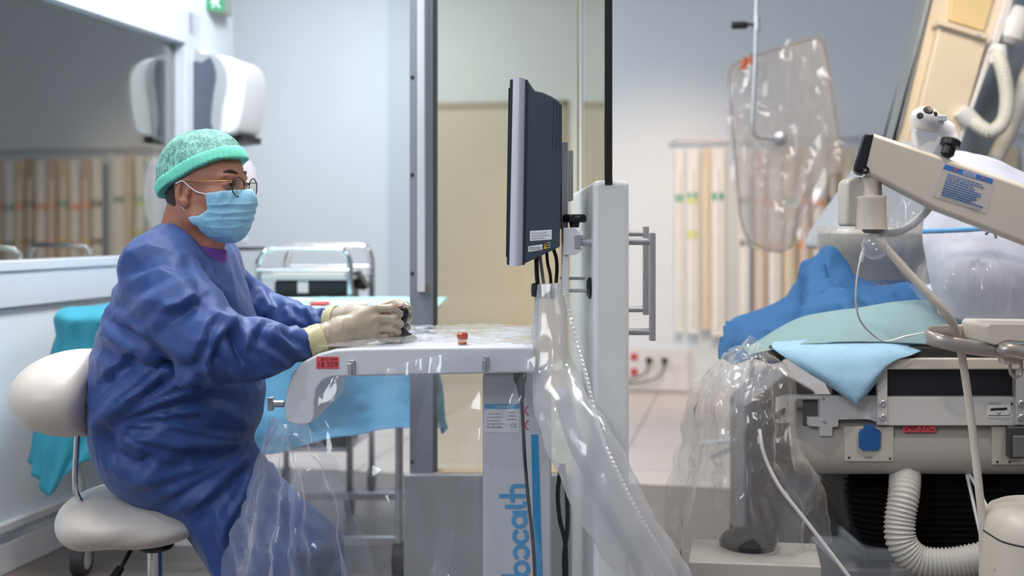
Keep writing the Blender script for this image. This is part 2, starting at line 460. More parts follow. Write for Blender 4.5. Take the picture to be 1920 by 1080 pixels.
def facetize(V, Fq, target, blend=.85):
    "crisp folded facets: pull the surface onto a coarse version of itself"
    from mathutils.bvhtree import BVHTree
    me = bpy.data.meshes.new('t'); F_ = Fq.tolist() if isinstance(Fq, np.ndarray) else Fq
    me.from_pydata(V.tolist(), [], F_); o = bpy.data.objects.new('t', me); C.objects.link(o)
    d = o.modifiers.new('d', 'DECIMATE'); d.ratio = min(1, target/(2*len(F_)))
    dg = bpy.context.evaluated_depsgraph_get(); ev = o.evaluated_get(dg); m2 = ev.to_mesh()
    bv = BVHTree.FromPolygons([v.co.copy() for v in m2.vertices], [tuple(p.vertices) for p in m2.polygons])
    ev.to_mesh_clear(); bpy.data.objects.remove(o); bpy.data.meshes.remove(me)
    out = V.copy()
    for i, p in enumerate(V):
        r = bv.find_nearest(Vector(p), .05)
        if r[0] is not None: out[i] = p*(1-blend)+np.array(r[0])*blend
    return out

# ================================================================== the room
# room axes: V runs along the left wall into the depth, U along the back walls
TH = math.atan2(.206, 1)
U_ = Vector((math.cos(TH), -math.sin(TH), 0)); V_ = Vector((math.sin(TH), math.cos(TH), 0)); Z_ = Vector((0, 0, 1))
RM = Matrix((( U_.x, V_.x, 0), (U_.y, V_.y, 0), (0, 0, 1)))
CORNER = Vector((-1.34, 5.47, 0))                # left wall meets blue wall
CH = 3.2
def struct(o): o['kind'] = 'structure'; return o
def slab(m, org, a, b, t0, t1, z0, z1, dirn):
    "wall piece along dirn from a to b, thickness t0..t1 across"
    n = Vector((-dirn.y, dirn.x, 0)); c = org+dirn*(a+b)/2+n*(t0+t1)/2+Z_*(z0+z1)/2
    R = Matrix((dirn, n, Z_)).transposed(); m.obox(c, (b-a, t1-t0, z1-z0), R); return m

def wall_mat(name, col, rough=.55):
    return mat(name, col, rough, var=.015, nscale=2, bump=.0006, bscale=180)
m_wall = wall_mat('blue white wall paint', '#dae3ea')
m_wall2 = wall_mat('pale cream wall paint', '#d8dad6')
m_white = mat('white plastic', '#dcdde0', .35, var=.01)
m_frame = mat('grey white window frame', '#c9ccd6', .4, var=.01)
m_steel = mat('brushed steel', '#c6c8cd', .33, .7, var=.05, nscale=30)
m_chrome = mat('chrome', '#d6d8da', .12, 1, var=.02)
m_black = mat('black plastic', '#141416', .4, var=.1)
m_dark = mat('dark rubber', '#2a2b2d', .6, var=.1)

def tile_mat(name, c1, c2, grout, scale, rough):
    m = bpy.data.materials.new(name); m.use_nodes = True; t = m.node_tree; b = t.nodes['Principled BSDF']
    co = t.nodes.new('ShaderNodeTexCoord'); mp = t.nodes.new('ShaderNodeMapping'); mp.inputs['Rotation'].default_value = (0, 0, TH)
    br = t.nodes.new('ShaderNodeTexBrick'); br.offset = 0; br.inputs['Scale'].default_value = 1
    br.inputs['Brick Width'].default_value = scale; br.inputs['Row Height'].default_value = scale; br.inputs['Mortar Size'].default_value = .006
    br.inputs['Color1'].default_value = srgb(c1); br.inputs['Color2'].default_value = srgb(c2); br.inputs['Mortar'].default_value = srgb(grout)
    t.links.new(co.outputs['Object'], mp.inputs[0]); t.links.new(mp.outputs[0], br.inputs['Vector'])
    t.links.new(br.outputs['Color'], b.inputs['Base Color']); b.inputs['Roughness'].default_value = rough
    return m
# floor: worn grey-brown vinyl in this room, pale tiles beyond the opening
m_floor = tile_mat('grey brown floor tiles', '#786f69', '#746b66', '#5b5550', .6, .38)
m_floor2 = tile_mat('pale pinkish floor tiles', '#d9cdc4', '#d4c8c0', '#948a84', .6, .35)
o = M().box((-4, -2.5, -.1), (6.5, 10.5, 0)).build('floor', m_floor, smooth=None); struct(o)
# the pale tiled zone: raised by the thickness of the covering
a0 = CORNER+U_*-3
q = [a0+V_*.0, a0+U_*11, a0+U_*11+V_*3.6, a0+V_*3.6]
o = M().prism([Vector((p.x, p.y, 0)) for p in q], (0, 0, .004)).build('floor_2', m_floor2, smooth=None); struct(o)

# left wall with the control room window
LW = CORNER.copy(); D = -V_                      # runs from the corner towards the camera
def lw(s, z, off=0): return LW+D*s+U_*off+Z_*z   # off > 0 into the room
s0 = .47; s1 = 3.6; wz0, wz1 = 1.0, 2.0          # window extent along the wall
m = M()
slab(m, LW, 0, s0, 0, .16, 0, CH, D) ; slab(m, LW, s1, 8.2, 0, .16, 0, CH, D)
slab(m, LW, s0, s1, 0, .16, 0, wz0, D); slab(m, LW, s0, s1, 0, .16, wz1, CH, D)
# slab's normal for D=-V is (V.y,-V.x)... keep the thickness outside the room
nD = Vector((-D.y, D.x, 0))
if nD.dot(U_) > 0:
    m = M()
    slab(m, LW, 0, s0, -.16, 0, 0, CH, D); slab(m, LW, s1, 8.2, -.16, 0, 0, CH, D)
    slab(m, LW, s0, s1, -.16, 0, 0, wz0, D); slab(m, LW, s0, s1, -.16, 0, wz1, CH, D)
o = m.build('wall_left', m_wall, fix=False, smooth=None); struct(o)
win = thing('window_1', None, None, lw((s0+s1)/2, wz0)); win['kind'] = 'structure'
def lbox(name, sa, sb, oa, ob, za, zb, m_, parent, bevel=.003):
    mm = M(); c = lw((sa+sb)/2, (za+zb)/2, (oa+ob)/2); mm.obox(c, (ob-oa, sb-sa, zb-za), RM); return mm.build(name, m_, parent, bevel=bevel)
fw = .05
mm = M()
for sa, sb, za, zb in ((s0, s0+fw, wz0, wz1), (s1-fw, s1, wz0, wz1), (s0, s1, wz0, wz0+.035), (s0, s1, wz1-fw, wz1)):
    mm.obox(lw((sa+sb)/2, (za+zb)/2, -.02), (.09, sb-sa, zb-za), RM)
mm.build('window_frame', m_frame, win, fix=False, bevel=.004)
mm = M()
for sa, sb, za, zb in ((s0-.1, s0+.01, wz0-.12, wz1+.1), (s0-.1, s1, wz1-.01, wz1+.1), (s0-.1, s1, wz0-.12, wz0+.02)):
    mm.obox(lw((sa+sb)/2, (za+zb)/2, .008), (.02, sb-sa, zb-za), RM)
mm.build('window_casing', m_frame, win, fix=False, bevel=.003)
m_glassdark = pane('control room window glass', (.86, .88, .81), .37, .012)
lbox('glass_pane', s0+fw, s1-fw, -.035, -.025, wz0+.03, wz1-fw, m_glassdark, win, 0)
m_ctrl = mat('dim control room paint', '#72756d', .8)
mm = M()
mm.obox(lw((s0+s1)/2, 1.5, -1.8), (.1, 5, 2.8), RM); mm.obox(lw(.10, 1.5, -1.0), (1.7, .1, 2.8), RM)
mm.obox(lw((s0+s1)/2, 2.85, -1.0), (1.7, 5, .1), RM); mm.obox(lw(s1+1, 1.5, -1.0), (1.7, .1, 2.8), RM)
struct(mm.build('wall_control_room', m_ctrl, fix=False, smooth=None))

# skirting and trunking on the left wall
o = M(); o.obox(lw(2.6, .05, .008), (.018, 5.2, .10), RM); struct(o.build('baseboard_left', m_white, fix=False, bevel=.003))
o = M(); o.obox(lw(2.6, .155, .014), (.03, 5.2, .03), RM); struct(o.build('trim_1', m_white, fix=False, bevel=.004))

# far wall with a flush door
FW = Vector((1.03, 7.97, 0))
o = M(); o.obox(FW+U_*.9+V_*.06+Z_*CH/2, (10.4, .12, CH), RM)
struct(o.build('wall_far', m_wall, fix=False, smooth=None))
o = M(); o.obox(FW+U_*.9+V_*-.006+Z_*.045, (10.4, .014, .09), RM); struct(o.build('baseboard_far', m_white, fix=False, bevel=.003))
# door 2 in the far wall: architrave at pixels 820..1065, top 180
def on_far(px, z, off=0):
    k = (px-960)/F; # x = k*Y on the far wall plane
    # FW + t U : (1.03 + t ux) = k (7.97 + t uy)
    t = (k*(FW.y)-FW.x)/(U_.x-k*U_.y); return FW+U_*t+Z_*z-V_*off, t
t0 = on_far(800, 0)[1]; t1 = on_far(1065, 0)[1]; dtop = 2.06
d2 = thing('door_2', None, None, FW+U_*(t0+t1)/2); d2['kind'] = 'structure'
m_door = mat('cream door laminate', '#cfc8bb', .45, var=.01); m_arch = mat('grey beige architrave', '#aaa596', .5)
o = M(); o.obox(FW+U_*(t0+t1)/2+Z_*(dtop/2)-V_*.008, (t1-t0-.08, .02, dtop-.04), RM); o.build('leaf', m_door, d2, fix=False, bevel=.002)
o = M()
for ta, tb, za, zb in ((t0, t0+.05, 0, dtop), (t1-.05, t1, 0, dtop), (t0, t1, dtop-.05, dtop)):
    o.obox(FW+U_*(ta+tb)/2+Z_*(za+zb)/2-V_*.012, (tb-ta, .03, zb-za), RM)
o.build('architrave', m_arch, d2, fix=False, bevel=.003)

# shallow pier on the far wall, its corner left of the shield post
tp0, tp1 = on_far(735, 0)[1], on_far(806, 0)[1]
o = M(); o.obox(FW+U_*(tp0+tp1)/2-V_*.05+Z_*CH/2, (tp1-tp0, .10, CH), RM); struct(o.build('wall_pier', wall_mat('pale blue grey paint', '#c3ced8'), fix=False, bevel=.004))

# ================================================================== materials shared by the equipment
m_cons = mat('white console lacquer', '#d3d5da', .32, var=.01)
m_cons2 = mat('light grey panel lacquer', '#b6b9bd', .45, var=.015)
m_shieldw = mat('off white shield lacquer', '#dadcdd', .45, var=.01)
m_cream = mat('cream white enamel', '#cfc6bb', .38, var=.01)
m_cream2 = mat('warm grey enamel', '#bfbab2', .42, var=.012)
m_red = mat('red sticker', '#e0525a', .5); m_ink = mat('black ink', '#1d1b1c', .6); m_paper = mat('white sticker', '#e6e7ea', .5)
m_greyink = mat('grey ink', '#8b8e94', .6); m_blueink = mat('blue print', '#3c9fd8', .5, var=.02); m_blueink2 = mat('strong blue print', '#3a76c0', .5)
m_yel = mat('yellow print', '#e0b62c', .5)
m_grey = mat('dark blue grey plastic', '#3b4854', .45, var=.03); m_bezel = mat('dark blue bezel', '#222a38', .4); m_silver = mat('silver plastic', '#c9cada', .38, .12, var=.02)
m_cable = mat('dark grey cable', '#3a3b40', .5); m_vinyl = mat('white vinyl upholstery', '#cfc8c0', .38, var=.02, nscale=5, bump=.0004, bscale=300)
m_film = film('clear drape film', haze=.07, edge=.50, hazecol=(.74, .77, .84), rough=.09)
m_filmbag = film('gathered drape film', haze=.15, edge=.50, hazecol=(.72, .75, .86), rough=.09)
m_film2 = film('clear table film', haze=.06, edge=.42, hazecol=(.85, .83, .82), rough=.08)
m_filmwarm = film('clear bag film', haze=.05, edge=.50, hazecol=(.82, .78, .72), rough=.10)
m_sleeve = film('milky sleeve film', tint=(.93, .94, .95), haze=.34, edge=.45, hazecol=(.80, .81, .83), rough=.12)

def txt_lines(org, ux, uy, w_, n, pitch, th, m, name, parent, seed=0, depth=.0003, ragged=True):
    "unreadable small print: rows of broken thin strokes"
    r = random.Random(seed); pl = []
    for i in range(n):
        x = -w_/2; end = w_/2*(1 if not ragged else r.uniform(.3, 1))
        while x < end:
            l = r.uniform(.03, .11)*w_; pl.append([(x, -i*pitch), (min(x+l, end), -i*pitch)]); x += l+.018*w_
    return stroke2d(pl, th, org, ux, uy, depth).build(name, m, parent, fix=False, smooth=None)

def outline(pts, Y, n=0, smooth=True):
    pp = [P(a, b, Y) for a, b in pts]
    return pp
def smooth_closed(pts, n=6):
    q_ = [pts[-1]]+list(pts)+[pts[0], pts[1]]; out = []
    for i in range(1, len(q_)-2):
        for k in range(n):
            t = k/n; p0, p1, p2, p3 = [Vector((a, b)) for a, b in q_[i-1:i+3]]
            v = .5*((2*p1)+(p2-p0)*t+(2*p0-5*p1+4*p2-p3)*t*t+(3*p1-p0-3*p2+p3)*t**3); out.append((v.x, v.y))
    return out

# ================================================================== control console
desk_z = .882
con = thing('control_console', 'white control console with curved front lip, red sticker and cabinet below', 'console', (0-.02, 2.74, 0))
prof = [(1003, 650), (760, 652), (660, 654), (628, 656), (596, 664), (566, 679), (547, 702), (537, 735), (533, 765), (534, 784), (541, 794), (556, 797), (576, 797), (586, 792), (590, 780), (591, 750), (595, 728), (606, 714), (622, 708), (660, 706), (800, 703), (1003, 699)]
M().prism(outline(prof, 2.5), (0, .45, 0)).build('desktop', m_cons, con, bevel=.006, bseg=3)
# front cover seam and metal clips
def clip(px, py, Y=2.498, h=24):
    c = P(px, py, Y); m = M(); m.obox(c+Vector((0, -.003, 0)), (.012, .006, h*Y/F)); m.obox(c+Vector((-.004, -.008, -.004)), (.009, .006, h*Y/F*.8)); return m
for a, b in ((660, 687), (911, 680)): clip(a, b).build('metal_clip', m_steel, con, fix=False, bevel=.001)
m = M(); m.cyl(P(533, 757, 2.6), P(512, 757, 2.6), .008); m.obox(P(508, 757, 2.6), (.012, .02, .030)); m.build('side_latch', m_steel, con, fix=False, bevel=.001)
# red sticker
s0_ = P(614, 680, 2.4985); ux, uy = Vector((1, 0, 0)), Vector((0, 0, 1))
st = M().obox(s0_+Vector((0, 0, 0)), (.049, .001, .026)).build('sticker', m_red, con, fix=False)
text_mesh('BTO 3099', .0085, s0_+Vector((.004, -.0007, .0065)), ux, uy, m_ink, 'lettering', st)
text_mesh('18 559', .0165, s0_+Vector((0, -.0007, -.0045)), ux, uy, m_ink, 'lettering', st)
# cabinet below with logo, stripe and rating plate
Yc = 2.66
c0, c1 = P(905, 0, Yc).x, P(1034, 0, Yc).x; ztop = CAMH-(702-HY)/F*Yc
m = M(); m.box((c0, Yc, .06), (c1, Yc+.26, ztop)); cab = m.build('cabinet', m_cons, con, bevel=.008, bseg=3)
M().box((c0+.01, Yc+.02, 0), (c1-.01, Yc+.24, .06)).build('plinth', m_dark, con)
def C_(px, py): return P(px, py, Yc-.0012)
stripe = [(996, 815), (1009, 815), (1012, 900), (1014, 980), (1018, 1090), (1018, 1290), (1002, 1290), (1002, 1090), (999, 980), (998, 900)]
M().prism([C_(a, b) for a, b in stripe], (0, .0016, 0)).build('blue_stripe', m_blueink, con, fix=True)
k = Yc/F; org = C_(975, 940)
# lettering runs upwards: x of the word = up, y of the word = left
UX, UY = Vector((0, 0, 1)), Vector((-1, 0, 0))
def L_(px, py): return ((940-py)*k, (975-px)*k)
def arcp(cx, cy, r, a0, a1, n=22): return [L_(cx+r*math.cos(math.radians(a)), cy+r*math.sin(math.radians(a))) for a in np.linspace(a0, a1, n)]
W8 = 7.2
pl = [
 [L_(936, 930), L_(986, 930)], [L_(986, 911), L_(970, 911)]+arcp(968, 920, 9, 270, 180, 8)[0:8]+[L_(961, 932), L_(961, 942)],       # h
 [L_(947, 950), L_(978, 950)], [L_(978, 950)]+[L_(983, 947), L_(985, 940)],                                                            # t
 arcp(974, 976, 11.5, 0, 360, 30), [L_(961, 961), L_(988, 961)], [L_(984, 961), L_(984, 976)],                                       # a
 arcp(976, 1005, 12, -62, 242, 26),                                                                                                     # c
 arcp(977, 1036, 12, 118, 422, 26),                                                                                                     # o drawn open
 arcp(978, 1066, 12, 0, 360, 30), [L_(940, 1080), L_(990, 1080)],                                                                       # b
 arcp(979, 1100, 12, 0, 360, 30),                                                                                                        # o
 [L_(990, 1122), L_(970, 1122), L_(966, 1130)] ]
lg = stroke2d(pl, W8*k, org, UX, UY, .0012)
lg.build('lettering', m_blueink, con, fix=False, smooth=None)
# rating plate
pc = C_(941, 784); pw_, ph = 66*k, 53*k
rp_ = M().obox(pc, (pw_, .001, ph)).build('rating_plate', m_paper, con, fix=False)
M().obox(pc+Vector((0, -.0004, ph/2-4.5*k)), (pw_, .001, 9*k)).build('plate_header', m_blueink, rp_, fix=False)
text_mesh('robocath', .009, pc+Vector((0, -.0012, ph/2-4.5*k)), ux, uy, m_paper, 'lettering', rp_)
txt_lines(pc+Vector((-.012, -.0008, .010)), ux, uy, pw_*.55, 5, 6.2*k, 1.2*k, m_greyink, 'small_print', rp_, 3)
txt_lines(pc+Vector((.024, -.0008, .013)), ux, uy, pw_*.30, 3, 6.2*k, 1.2*k, m_greyink, 'small_print', rp_, 4)
text_mesh('CE', .013, pc+Vector((.027, -.001, -.018)), ux, uy, m_greyink, 'ce_mark', rp_)
for dx in (-.033, -.019, -.006):
    stroke2d([[(-.003, -.003), (.003, -.003), (0, .004), (-.003, -.003)]], .0009, pc+Vector((dx, -.0008, -.019)), ux, uy, .0003).build('symbol', m_greyink, rp_, fix=False)
for py in (770, 797):
    stroke2d([[(9*k*math.cos(a), 9*k*math.sin(a)) for a in np.linspace(PI*.6, PI*1.4, 10)]], 3*k, C_(994, py), ux, uy, .0006).build('warning_ring', m_red, con, fix=False)
# power lead with plug under the desktop
lead = thing('power_lead', 'dark cable hanging from a black plug under the console desktop', 'cable', P(975, 700, 2.56))
m = M(); m.tube([P(975, 697, 2.56), P(975, 712, 2.56), P(976, 722, 2.56), P(978, 746, 2.565)], [.015, .015, .010, .006], 16); m.build('plug', m_black, lead)
M().tube(catmull([P(978, 744, 2.565), P(981, 800, 2.57), P(984, 860, 2.60), P(990, 930, 2.61), P(1001, 1040, 2.60), P(1003, 1150, 2.62), P(1000, 1290, 2.63), P(1040, 1335, 2.66)], 8), .0042, 10).build('cable', m_cable, lead, smooth=180)
for i, pts in enumerate(([(1052, 870), (1046, 925), (1050, 975), (1060, 1020), (1062, 1090), (1066, 1300)], [(1056, 870), (1063, 930), (1064, 990), (1058, 1040), (1058, 1100), (1054, 1300)])):
    o = M().tube(catmull([P(a, b, 2.80) for a, b in pts], 6), .0055, 8).build('cable', m_cable, origin=P(pts[-1][0], pts[-1][1], 2.8), smooth=180)
    tag(o, ('black cable looped left of its twin behind the console cabinet', 'black cable bowed to the right beside the console shield panel')[i], 'cable', 'cables behind the console')

# emergency button and joystick on the desk
eb = thing('push_button', 'small orange red push button under the film on the desktop', 'button', P(867, 648, 2.56))
c = P(867, 650, 2.56); c.z = desk_z
M().lathe([(.010, 0), (.010, .010), (.008, .012)], c, (0, 0, 1), 20).build('collar', mat('amber plastic', '#b0683e', .3), eb)
M().lathe([(.0115, 0), (.0128, .003), (.0128, .010), (.009, .014), (0, .015)], c+Z_*.012, (0, 0, 1), 24).build('knob', mat('orange red plastic', '#a84a35', .25), eb)
js = thing('joystick', 'black joystick on a dark base held between the gloved hands', 'joystick', (P(752, 640, 2.655).x, 2.655, desk_z))
b = Vector((P(745, 640, 2.655).x, 2.655, desk_z))
M().lathe([(.046, 0), (.046, .006), (.038, .012), (.026, .018), (.018, .028), (.011, .034)], b, (0, 0, 1), 32).build('base', m_black, js)
tp = P(757, 585, 2.665)
M().tube(catmull([b+Z_*.026, P(752, 615, 2.66), P(757, 598, 2.662), tp], 5), [.008]*6+[.0085, .009, .010, .011, .011, .011, .011, .011, .0095, .004], 16).build('stick', m_black, js) if False else \
M().tube([b+Z_*.026, P(751, 618, 2.66), P(755, 602, 2.662), P(757, 592, 2.664), P(757, 583, 2.665), P(757, 577, 2.665)], [.008, .008, .010, .0125, .012, .006], 18).build('stick', m_black, js)
M().lathe([(.006, 0), (.006, .004), (0, .005)], P(750, 576, 2.655), (-.3, -.3, 1), 14).build('thumb_button', mat('dull red plastic', '#8a2f38', .4), js)

# ================================================================== shield panel with glass, handles and bracket
sh = thing('radiation_shield', 'upright off white shield panel seen edge on with lead glass above', 'shield', (.22, 3.0, 0))
xa, xb = P(1113, 0, 2.5).x, P(1180, 0, 2.5).x; zt = CAMH-(338-HY)/F*2.5
m = M(); m.box((xa, 2.5, 0), (xb, 3.48, zt)); m.build('panel', m_shieldw, sh, bevel=.012, bseg=4)
g0 = P(1134, 0, 2.5).x; g1 = P(1148, 0, 2.5).x
m_leadglass = pane('faint yellow lead glass', (.95, .93, .86), .03, .01)
M().box((g0+.004, 2.515, zt-.01), (g1-.003, 3.40, 2.05)).build('lead_glass', m_leadglass, sh, fix=False)
M().box((g0, 2.497, zt-.01), (g1, 2.516, 2.06)).build('edge_seal', m_black, sh, fix=False)
M().box((g0, 2.5, 2.045), (g1, 3.41, 2.06)).build('edge_seal', m_black, sh, fix=False)
for (Yh, x1, xv, ya, yb, ra, rb) in ((2.58, 1222, 1223, 436, 638, 453, 622), (3.05, 1210, 1211, 424, 590, 438, 580)):
    h = M(); h.box(tuple(P(xv-5, ya, Yh-.008)), tuple(P(xv+5, yb, Yh+.008)))
    hb = h.build('handle', m_steel, sh, bevel=.002)
    for yy in (ra, rb):
        r_ = M(); a = P(x1, yy, Yh); r_.cyl(Vector((xb-.004, a.y, a.z)), a, .0078); r_.build('handle_rod', m_steel, hb)
# bracket on the console side
br = M(); br.box(tuple(P(1055, 428, 2.56)), tuple(P(1064, 553, 2.63))); brk = br.build('bracket', m_white, sh, bevel=.002)
cl = [(1056, 427), (1078, 427), (1090, 440), (1091, 446), (1078, 446), (1078, 464), (1091, 464), (1091, 470), (1079, 478), (1056, 478)]
M().prism(outline(cl, 2.55), (0, .05, 0)).build('clamp', m_white, sh, bevel=.0015)
M().box(tuple(P(1077, 441, 2.545)), tuple(P(1086, 465, 2.60))).build('clamp_jaw', m_steel, sh, bevel=.001)
def rod(p0, p1, r, m_, name): M().cyl(p0, p1, r).build(name, m_, sh)
rod(P(1086, 454, 2.57), Vector((xa+.002, 2.57, P(0, 454, 2.57).z)), .0085, m_steel, 'rod')
a = P(1062, 445, 2.9); rod(a, Vector((xa+.002, 2.9, a.z)), .009, m_steel, 'rod')
a = P(1064, 545, 2.58); rod(a, Vector((xa+.002, 2.58, a.z)), .004, m_steel, 'rod')
a = P(1050, 522, 2.8); rod(a, Vector((xa+.002, 2.8, a.z)), .004, m_steel, 'rod')
M().lathe([(.024, 0), (.026, .006), (.018, .011), (.0, .011)], Vector((xa+.001, 2.58, P(0, 540, 2.58).z)), (-1, 0, 0), 10).build('knob', m_black, sh)
kn = M(); kc = P(1077, 425, 2.58); ring = []
for i in range(40):
    a = 2*PI*i/40; r = .023+.004*math.cos(6*a); ring.append((r*math.cos(a), r*math.sin(a)))
for z0_, z1_, s1_, s2_ in ((.010, .028, 1, .95),):
    kn.grid([[kc+Vector((x*s, y*s, z)) for x, y in ring] for z, s in ((.009, .02), (.010, .9), (.013, 1), (.024, 1), (.028, .85), (.028, .02))], closed=True)
kn.lathe([(.010, -.002), (.012, .010)], kc, (0, 0, 1), 20)
kn.build('star_knob', m_black, sh)
m = M(); m.box(tuple(P(1053, 266, 2.60)), tuple(P(1062, 430, 2.68))); m.build('monitor_bracket', m_silver, sh, bevel=.001)
m = M(); m.box(tuple(P(1062, 282, 2.72)), tuple(P(1070, 378, 2.84))); m.build('monitor_bracket', m_cons2, sh, bevel=.001)
m = M(); m.cyl(P(1055, 400, 2.64), P(1062, 400, 2.64), .012); m.build('pivot', m_steel, sh)

# ================================================================== monitor
mo = thing('monitor', 'dark grey flat monitor with silver edge seen from its side above the desktop', 'monitor', P(1000, 497, 2.72))
Y0, DY = 2.53, .42
lean = [(-4.5, 1)]
M().prism(outline([(985, 150), (991, 152), (1003, 170), (1018, 173), (1034, 180), (1047, 188), (1054, 196), (1054, 265), (1051, 375), (1050, 463), (980, 496), (978, 490)], Y0), (0, DY, 0)).build('housing', m_grey, mo, bevel=.004, bseg=3)
M().prism(outline([(956, 149), (962, 148), (956, 498), (950, 496)], Y0+.003), (0, DY-.006, 0)).build('screen_bezel', m_bezel, mo, bevel=.0015)
sil = [(962, 148), (986, 149), (980, 497), (955, 498)]
m = M(); rows = []
for t in np.linspace(0, 1, 25):
    a0_, a1_ = Vector(sil[0]).lerp(Vector(sil[3]), t), Vector(sil[1]).lerp(Vector(sil[2]), t)
    r = []
    for s in np.linspace(0, 1, 11): 
        p = P(a0_.x+(a1_.x-a0_.x)*s, a0_.y+(a1_.y-a0_.y)*s-2*math.sin(PI*s)*(1 if t < .01 else (-1 if t > .99 else 0)), Y0); p.y -= .010*math.sin(PI*s); r.append(p)
    r = [r[0]+Vector((0, DY-.004, 0))]+r+[r[-1]+Vector((0, DY-.004, 0))]; rows.append(r)
m.grid(rows); n_ = len(rows[0]); m.f.append(tuple(range(n_))); m.f.append(tuple((24*n_+i) for i in range(n_-1, -1, -1))); m.build('silver_edge', m_silver, mo)
M().prism(outline([(985, 149), (990, 150), (984, 497), (980, 497)], Y0-.002), (0, DY, 0)).build('rear_bezel', m_bezel, mo)
M().prism(outline([(953.5, 165), (956.6, 165), (950.8, 482), (948.5, 482)], Y0+.03), (0, DY-.06, 0)).build('screen', mat('black display', '#08090b', .15), mo)
for px in (1037, 1043, 1048):
    M().prism(outline([(px, 188+(px-1037)*.6), (px+1.4, 189+(px-1037)*.6), (px, 283-(1048-px)*3*0), (px-1.2, 283)], Y0-.0006), (0, .002, 0)).build('vent_slot', m_bezel, mo)
def side_label(pts, name, m_, dy=.0008, par=mo): return M().prism(outline(pts, Y0-dy), (0, .0012, 0)).build(name, m_, par)
l1 = side_label([(993.5, 433), (1034.5, 430.5), (1034.5, 449), (993.5, 452)], 'label', m_paper)
uxm = (P(1034.5, 430.5, Y0)-P(993.5, 433, Y0)).normalized(); uym = Vector((uxm.z*-1, 0, uxm.x))
txt_lines(P(1013, 437, Y0-.0012), uxm, uym, .040, 3, .0055, .0009, m_greyink, 'small_print', l1, 5)
l2 = side_label([(990.5, 462), (1017, 458), (1017, 468.5), (990.5, 472.5)], 'label', m_paper)
txt_lines(P(1003.5, 464, Y0-.0012), uxm, uym, .026, 2, .004, .0011, m_ink, 'small_print', l2, 6, ragged=False)
l3 = side_label([(1022.5, 455), (1025.5, 466), (1019.5, 467)], 'warning_triangle', m_yel)
stroke2d([[(0, .001), (0, .005)]], .0008, P(1022.5, 464.5, Y0-.0012), ux, uy, .0003).build('mark', m_ink, l3, fix=False)
txt_lines(P(1029, 455, Y0-.0012), uxm, uym, .008, 3, .0053, .0014, m_paper, 'small_print', mo, 8, ragged=False)
# leads under the monitor
for i, (pts, r, mm_, lb) in enumerate((([(1006, 478), (1006, 500), (1008, 530), (1014, 560)], .0055, m_black, 'thick black plug lead below the monitor, nearest the silver edge'),
        ([(1012, 478), (1015, 500), (1019, 530), (1024, 560)], .0042, m_greyink, 'grey lead hanging below the monitor'),
        ([(1025, 472), (1027, 495), (1032, 518), (1034, 560)], .0040, m_black, 'thin black lead in the middle below the monitor'),
        ([(1037, 465), (1043, 485), (1044, 510), (1040, 560)], .0045, m_black, 'curved black lead below the monitor, nearest the bracket'))):
    Yl = 2.62+.015*i; o = M().tube(catmull([P(a, b, Yl) for a, b in pts], 6), r, 10).build('monitor_lead', mm_, origin=P(pts[0][0], pts[0][1], Yl), smooth=180)
    tag(o, lb, 'cable', 'leads under the monitor')
tube_k = thing('support_post', 'slim clear post with a black clamp knob beside the milky sleeve', 'post', (P(1003, 0, 2.6).x, 2.6, desk_z))
M().cyl(Vector((P(1003, 0, 2.6).x, 2.6, desk_z)), P(1008, 535, 2.6), .0055).build('rod', m_steel, tube_k)
M().lathe([(.007, -.016), (.0105, -.013), (.0115, 0), (.0105, .013), (.007, .016)], P(1005, 544, 2.585), (0, 0, 1), 8).build('clamp_knob', m_black, tube_k)

# ================================================================== clear film over the desk and hanging from it
rows = [[P(596, 664, 2.487), P(660, 652, 2.487), P(760, 648, 2.487), P(880, 648, 2.487), P(1002, 648, 2.487)],
        [P(605, 652, 2.60), P(665, 640, 2.62), P(760, 633, 2.62), P(880, 632, 2.62), P(1002, 638, 2.62)],
        [P(640, 628, 2.80), P(700, 620, 2.82), P(790, 621, 2.80), P(880, 624, 2.80), P(1002, 624, 2.80)],
        [P(645, 618, 2.95), P(700, 616, 2.96), P(790, 613, 2.96), P(880, 612, 2.96), P(1002, 612, 2.96)]]
for r in rows[1:]:
    for p in r: p.z = max(p.z, desk_z+.004)
U, f = crumple_sheet(rows, 90, 60, .009, 9, 21, facet=700)
U[:, 2] = np.maximum(U[:, 2], desk_z+.002)
fl = link_mesh('clear_drape_film', U, f, m_film2, origin=P(800, 650, 2.7), smooth=180)
tag(fl, 'crinkled clear film spread over the white console desktop', 'plastic film')
rows = [[P(590, 708, 2.480), P(700, 696, 2.484), P(800, 670, 2.484), P(900, 656, 2.484), P(1005, 656, 2.484)],
        [P(580, 740, 2.46), P(700, 730, 2.475), P(800, 730, 2.47), P(900, 730, 2.475), P(1000, 730, 2.47)],
        [P(600, 860, 2.42), P(700, 860, 2.45), P(800, 860, 2.47), P(900, 860, 2.44), P(985, 860, 2.46)],
        [P(640, 1000, 2.40), P(740, 1000, 2.42), P(830, 1000, 2.47), P(910, 1000, 2.42), P(1010, 1000, 2.45)],
        [P(650, 1160, 2.40), P(745, 1160, 2.44), P(840, 1160, 2.42), P(930, 1160, 2.46), P(1040, 1160, 2.44)]]
U, f = crumple_sheet(rows, 140, 140, .016, 6, 31, fold=.006, facet=900)
fl = link_mesh('clear_drape_film', U, f, m_film, origin=P(800, 1160, 2.44), smooth=180)
tag(fl, 'clear film curtain hanging from the console edge in front of the cabinet', 'plastic film')
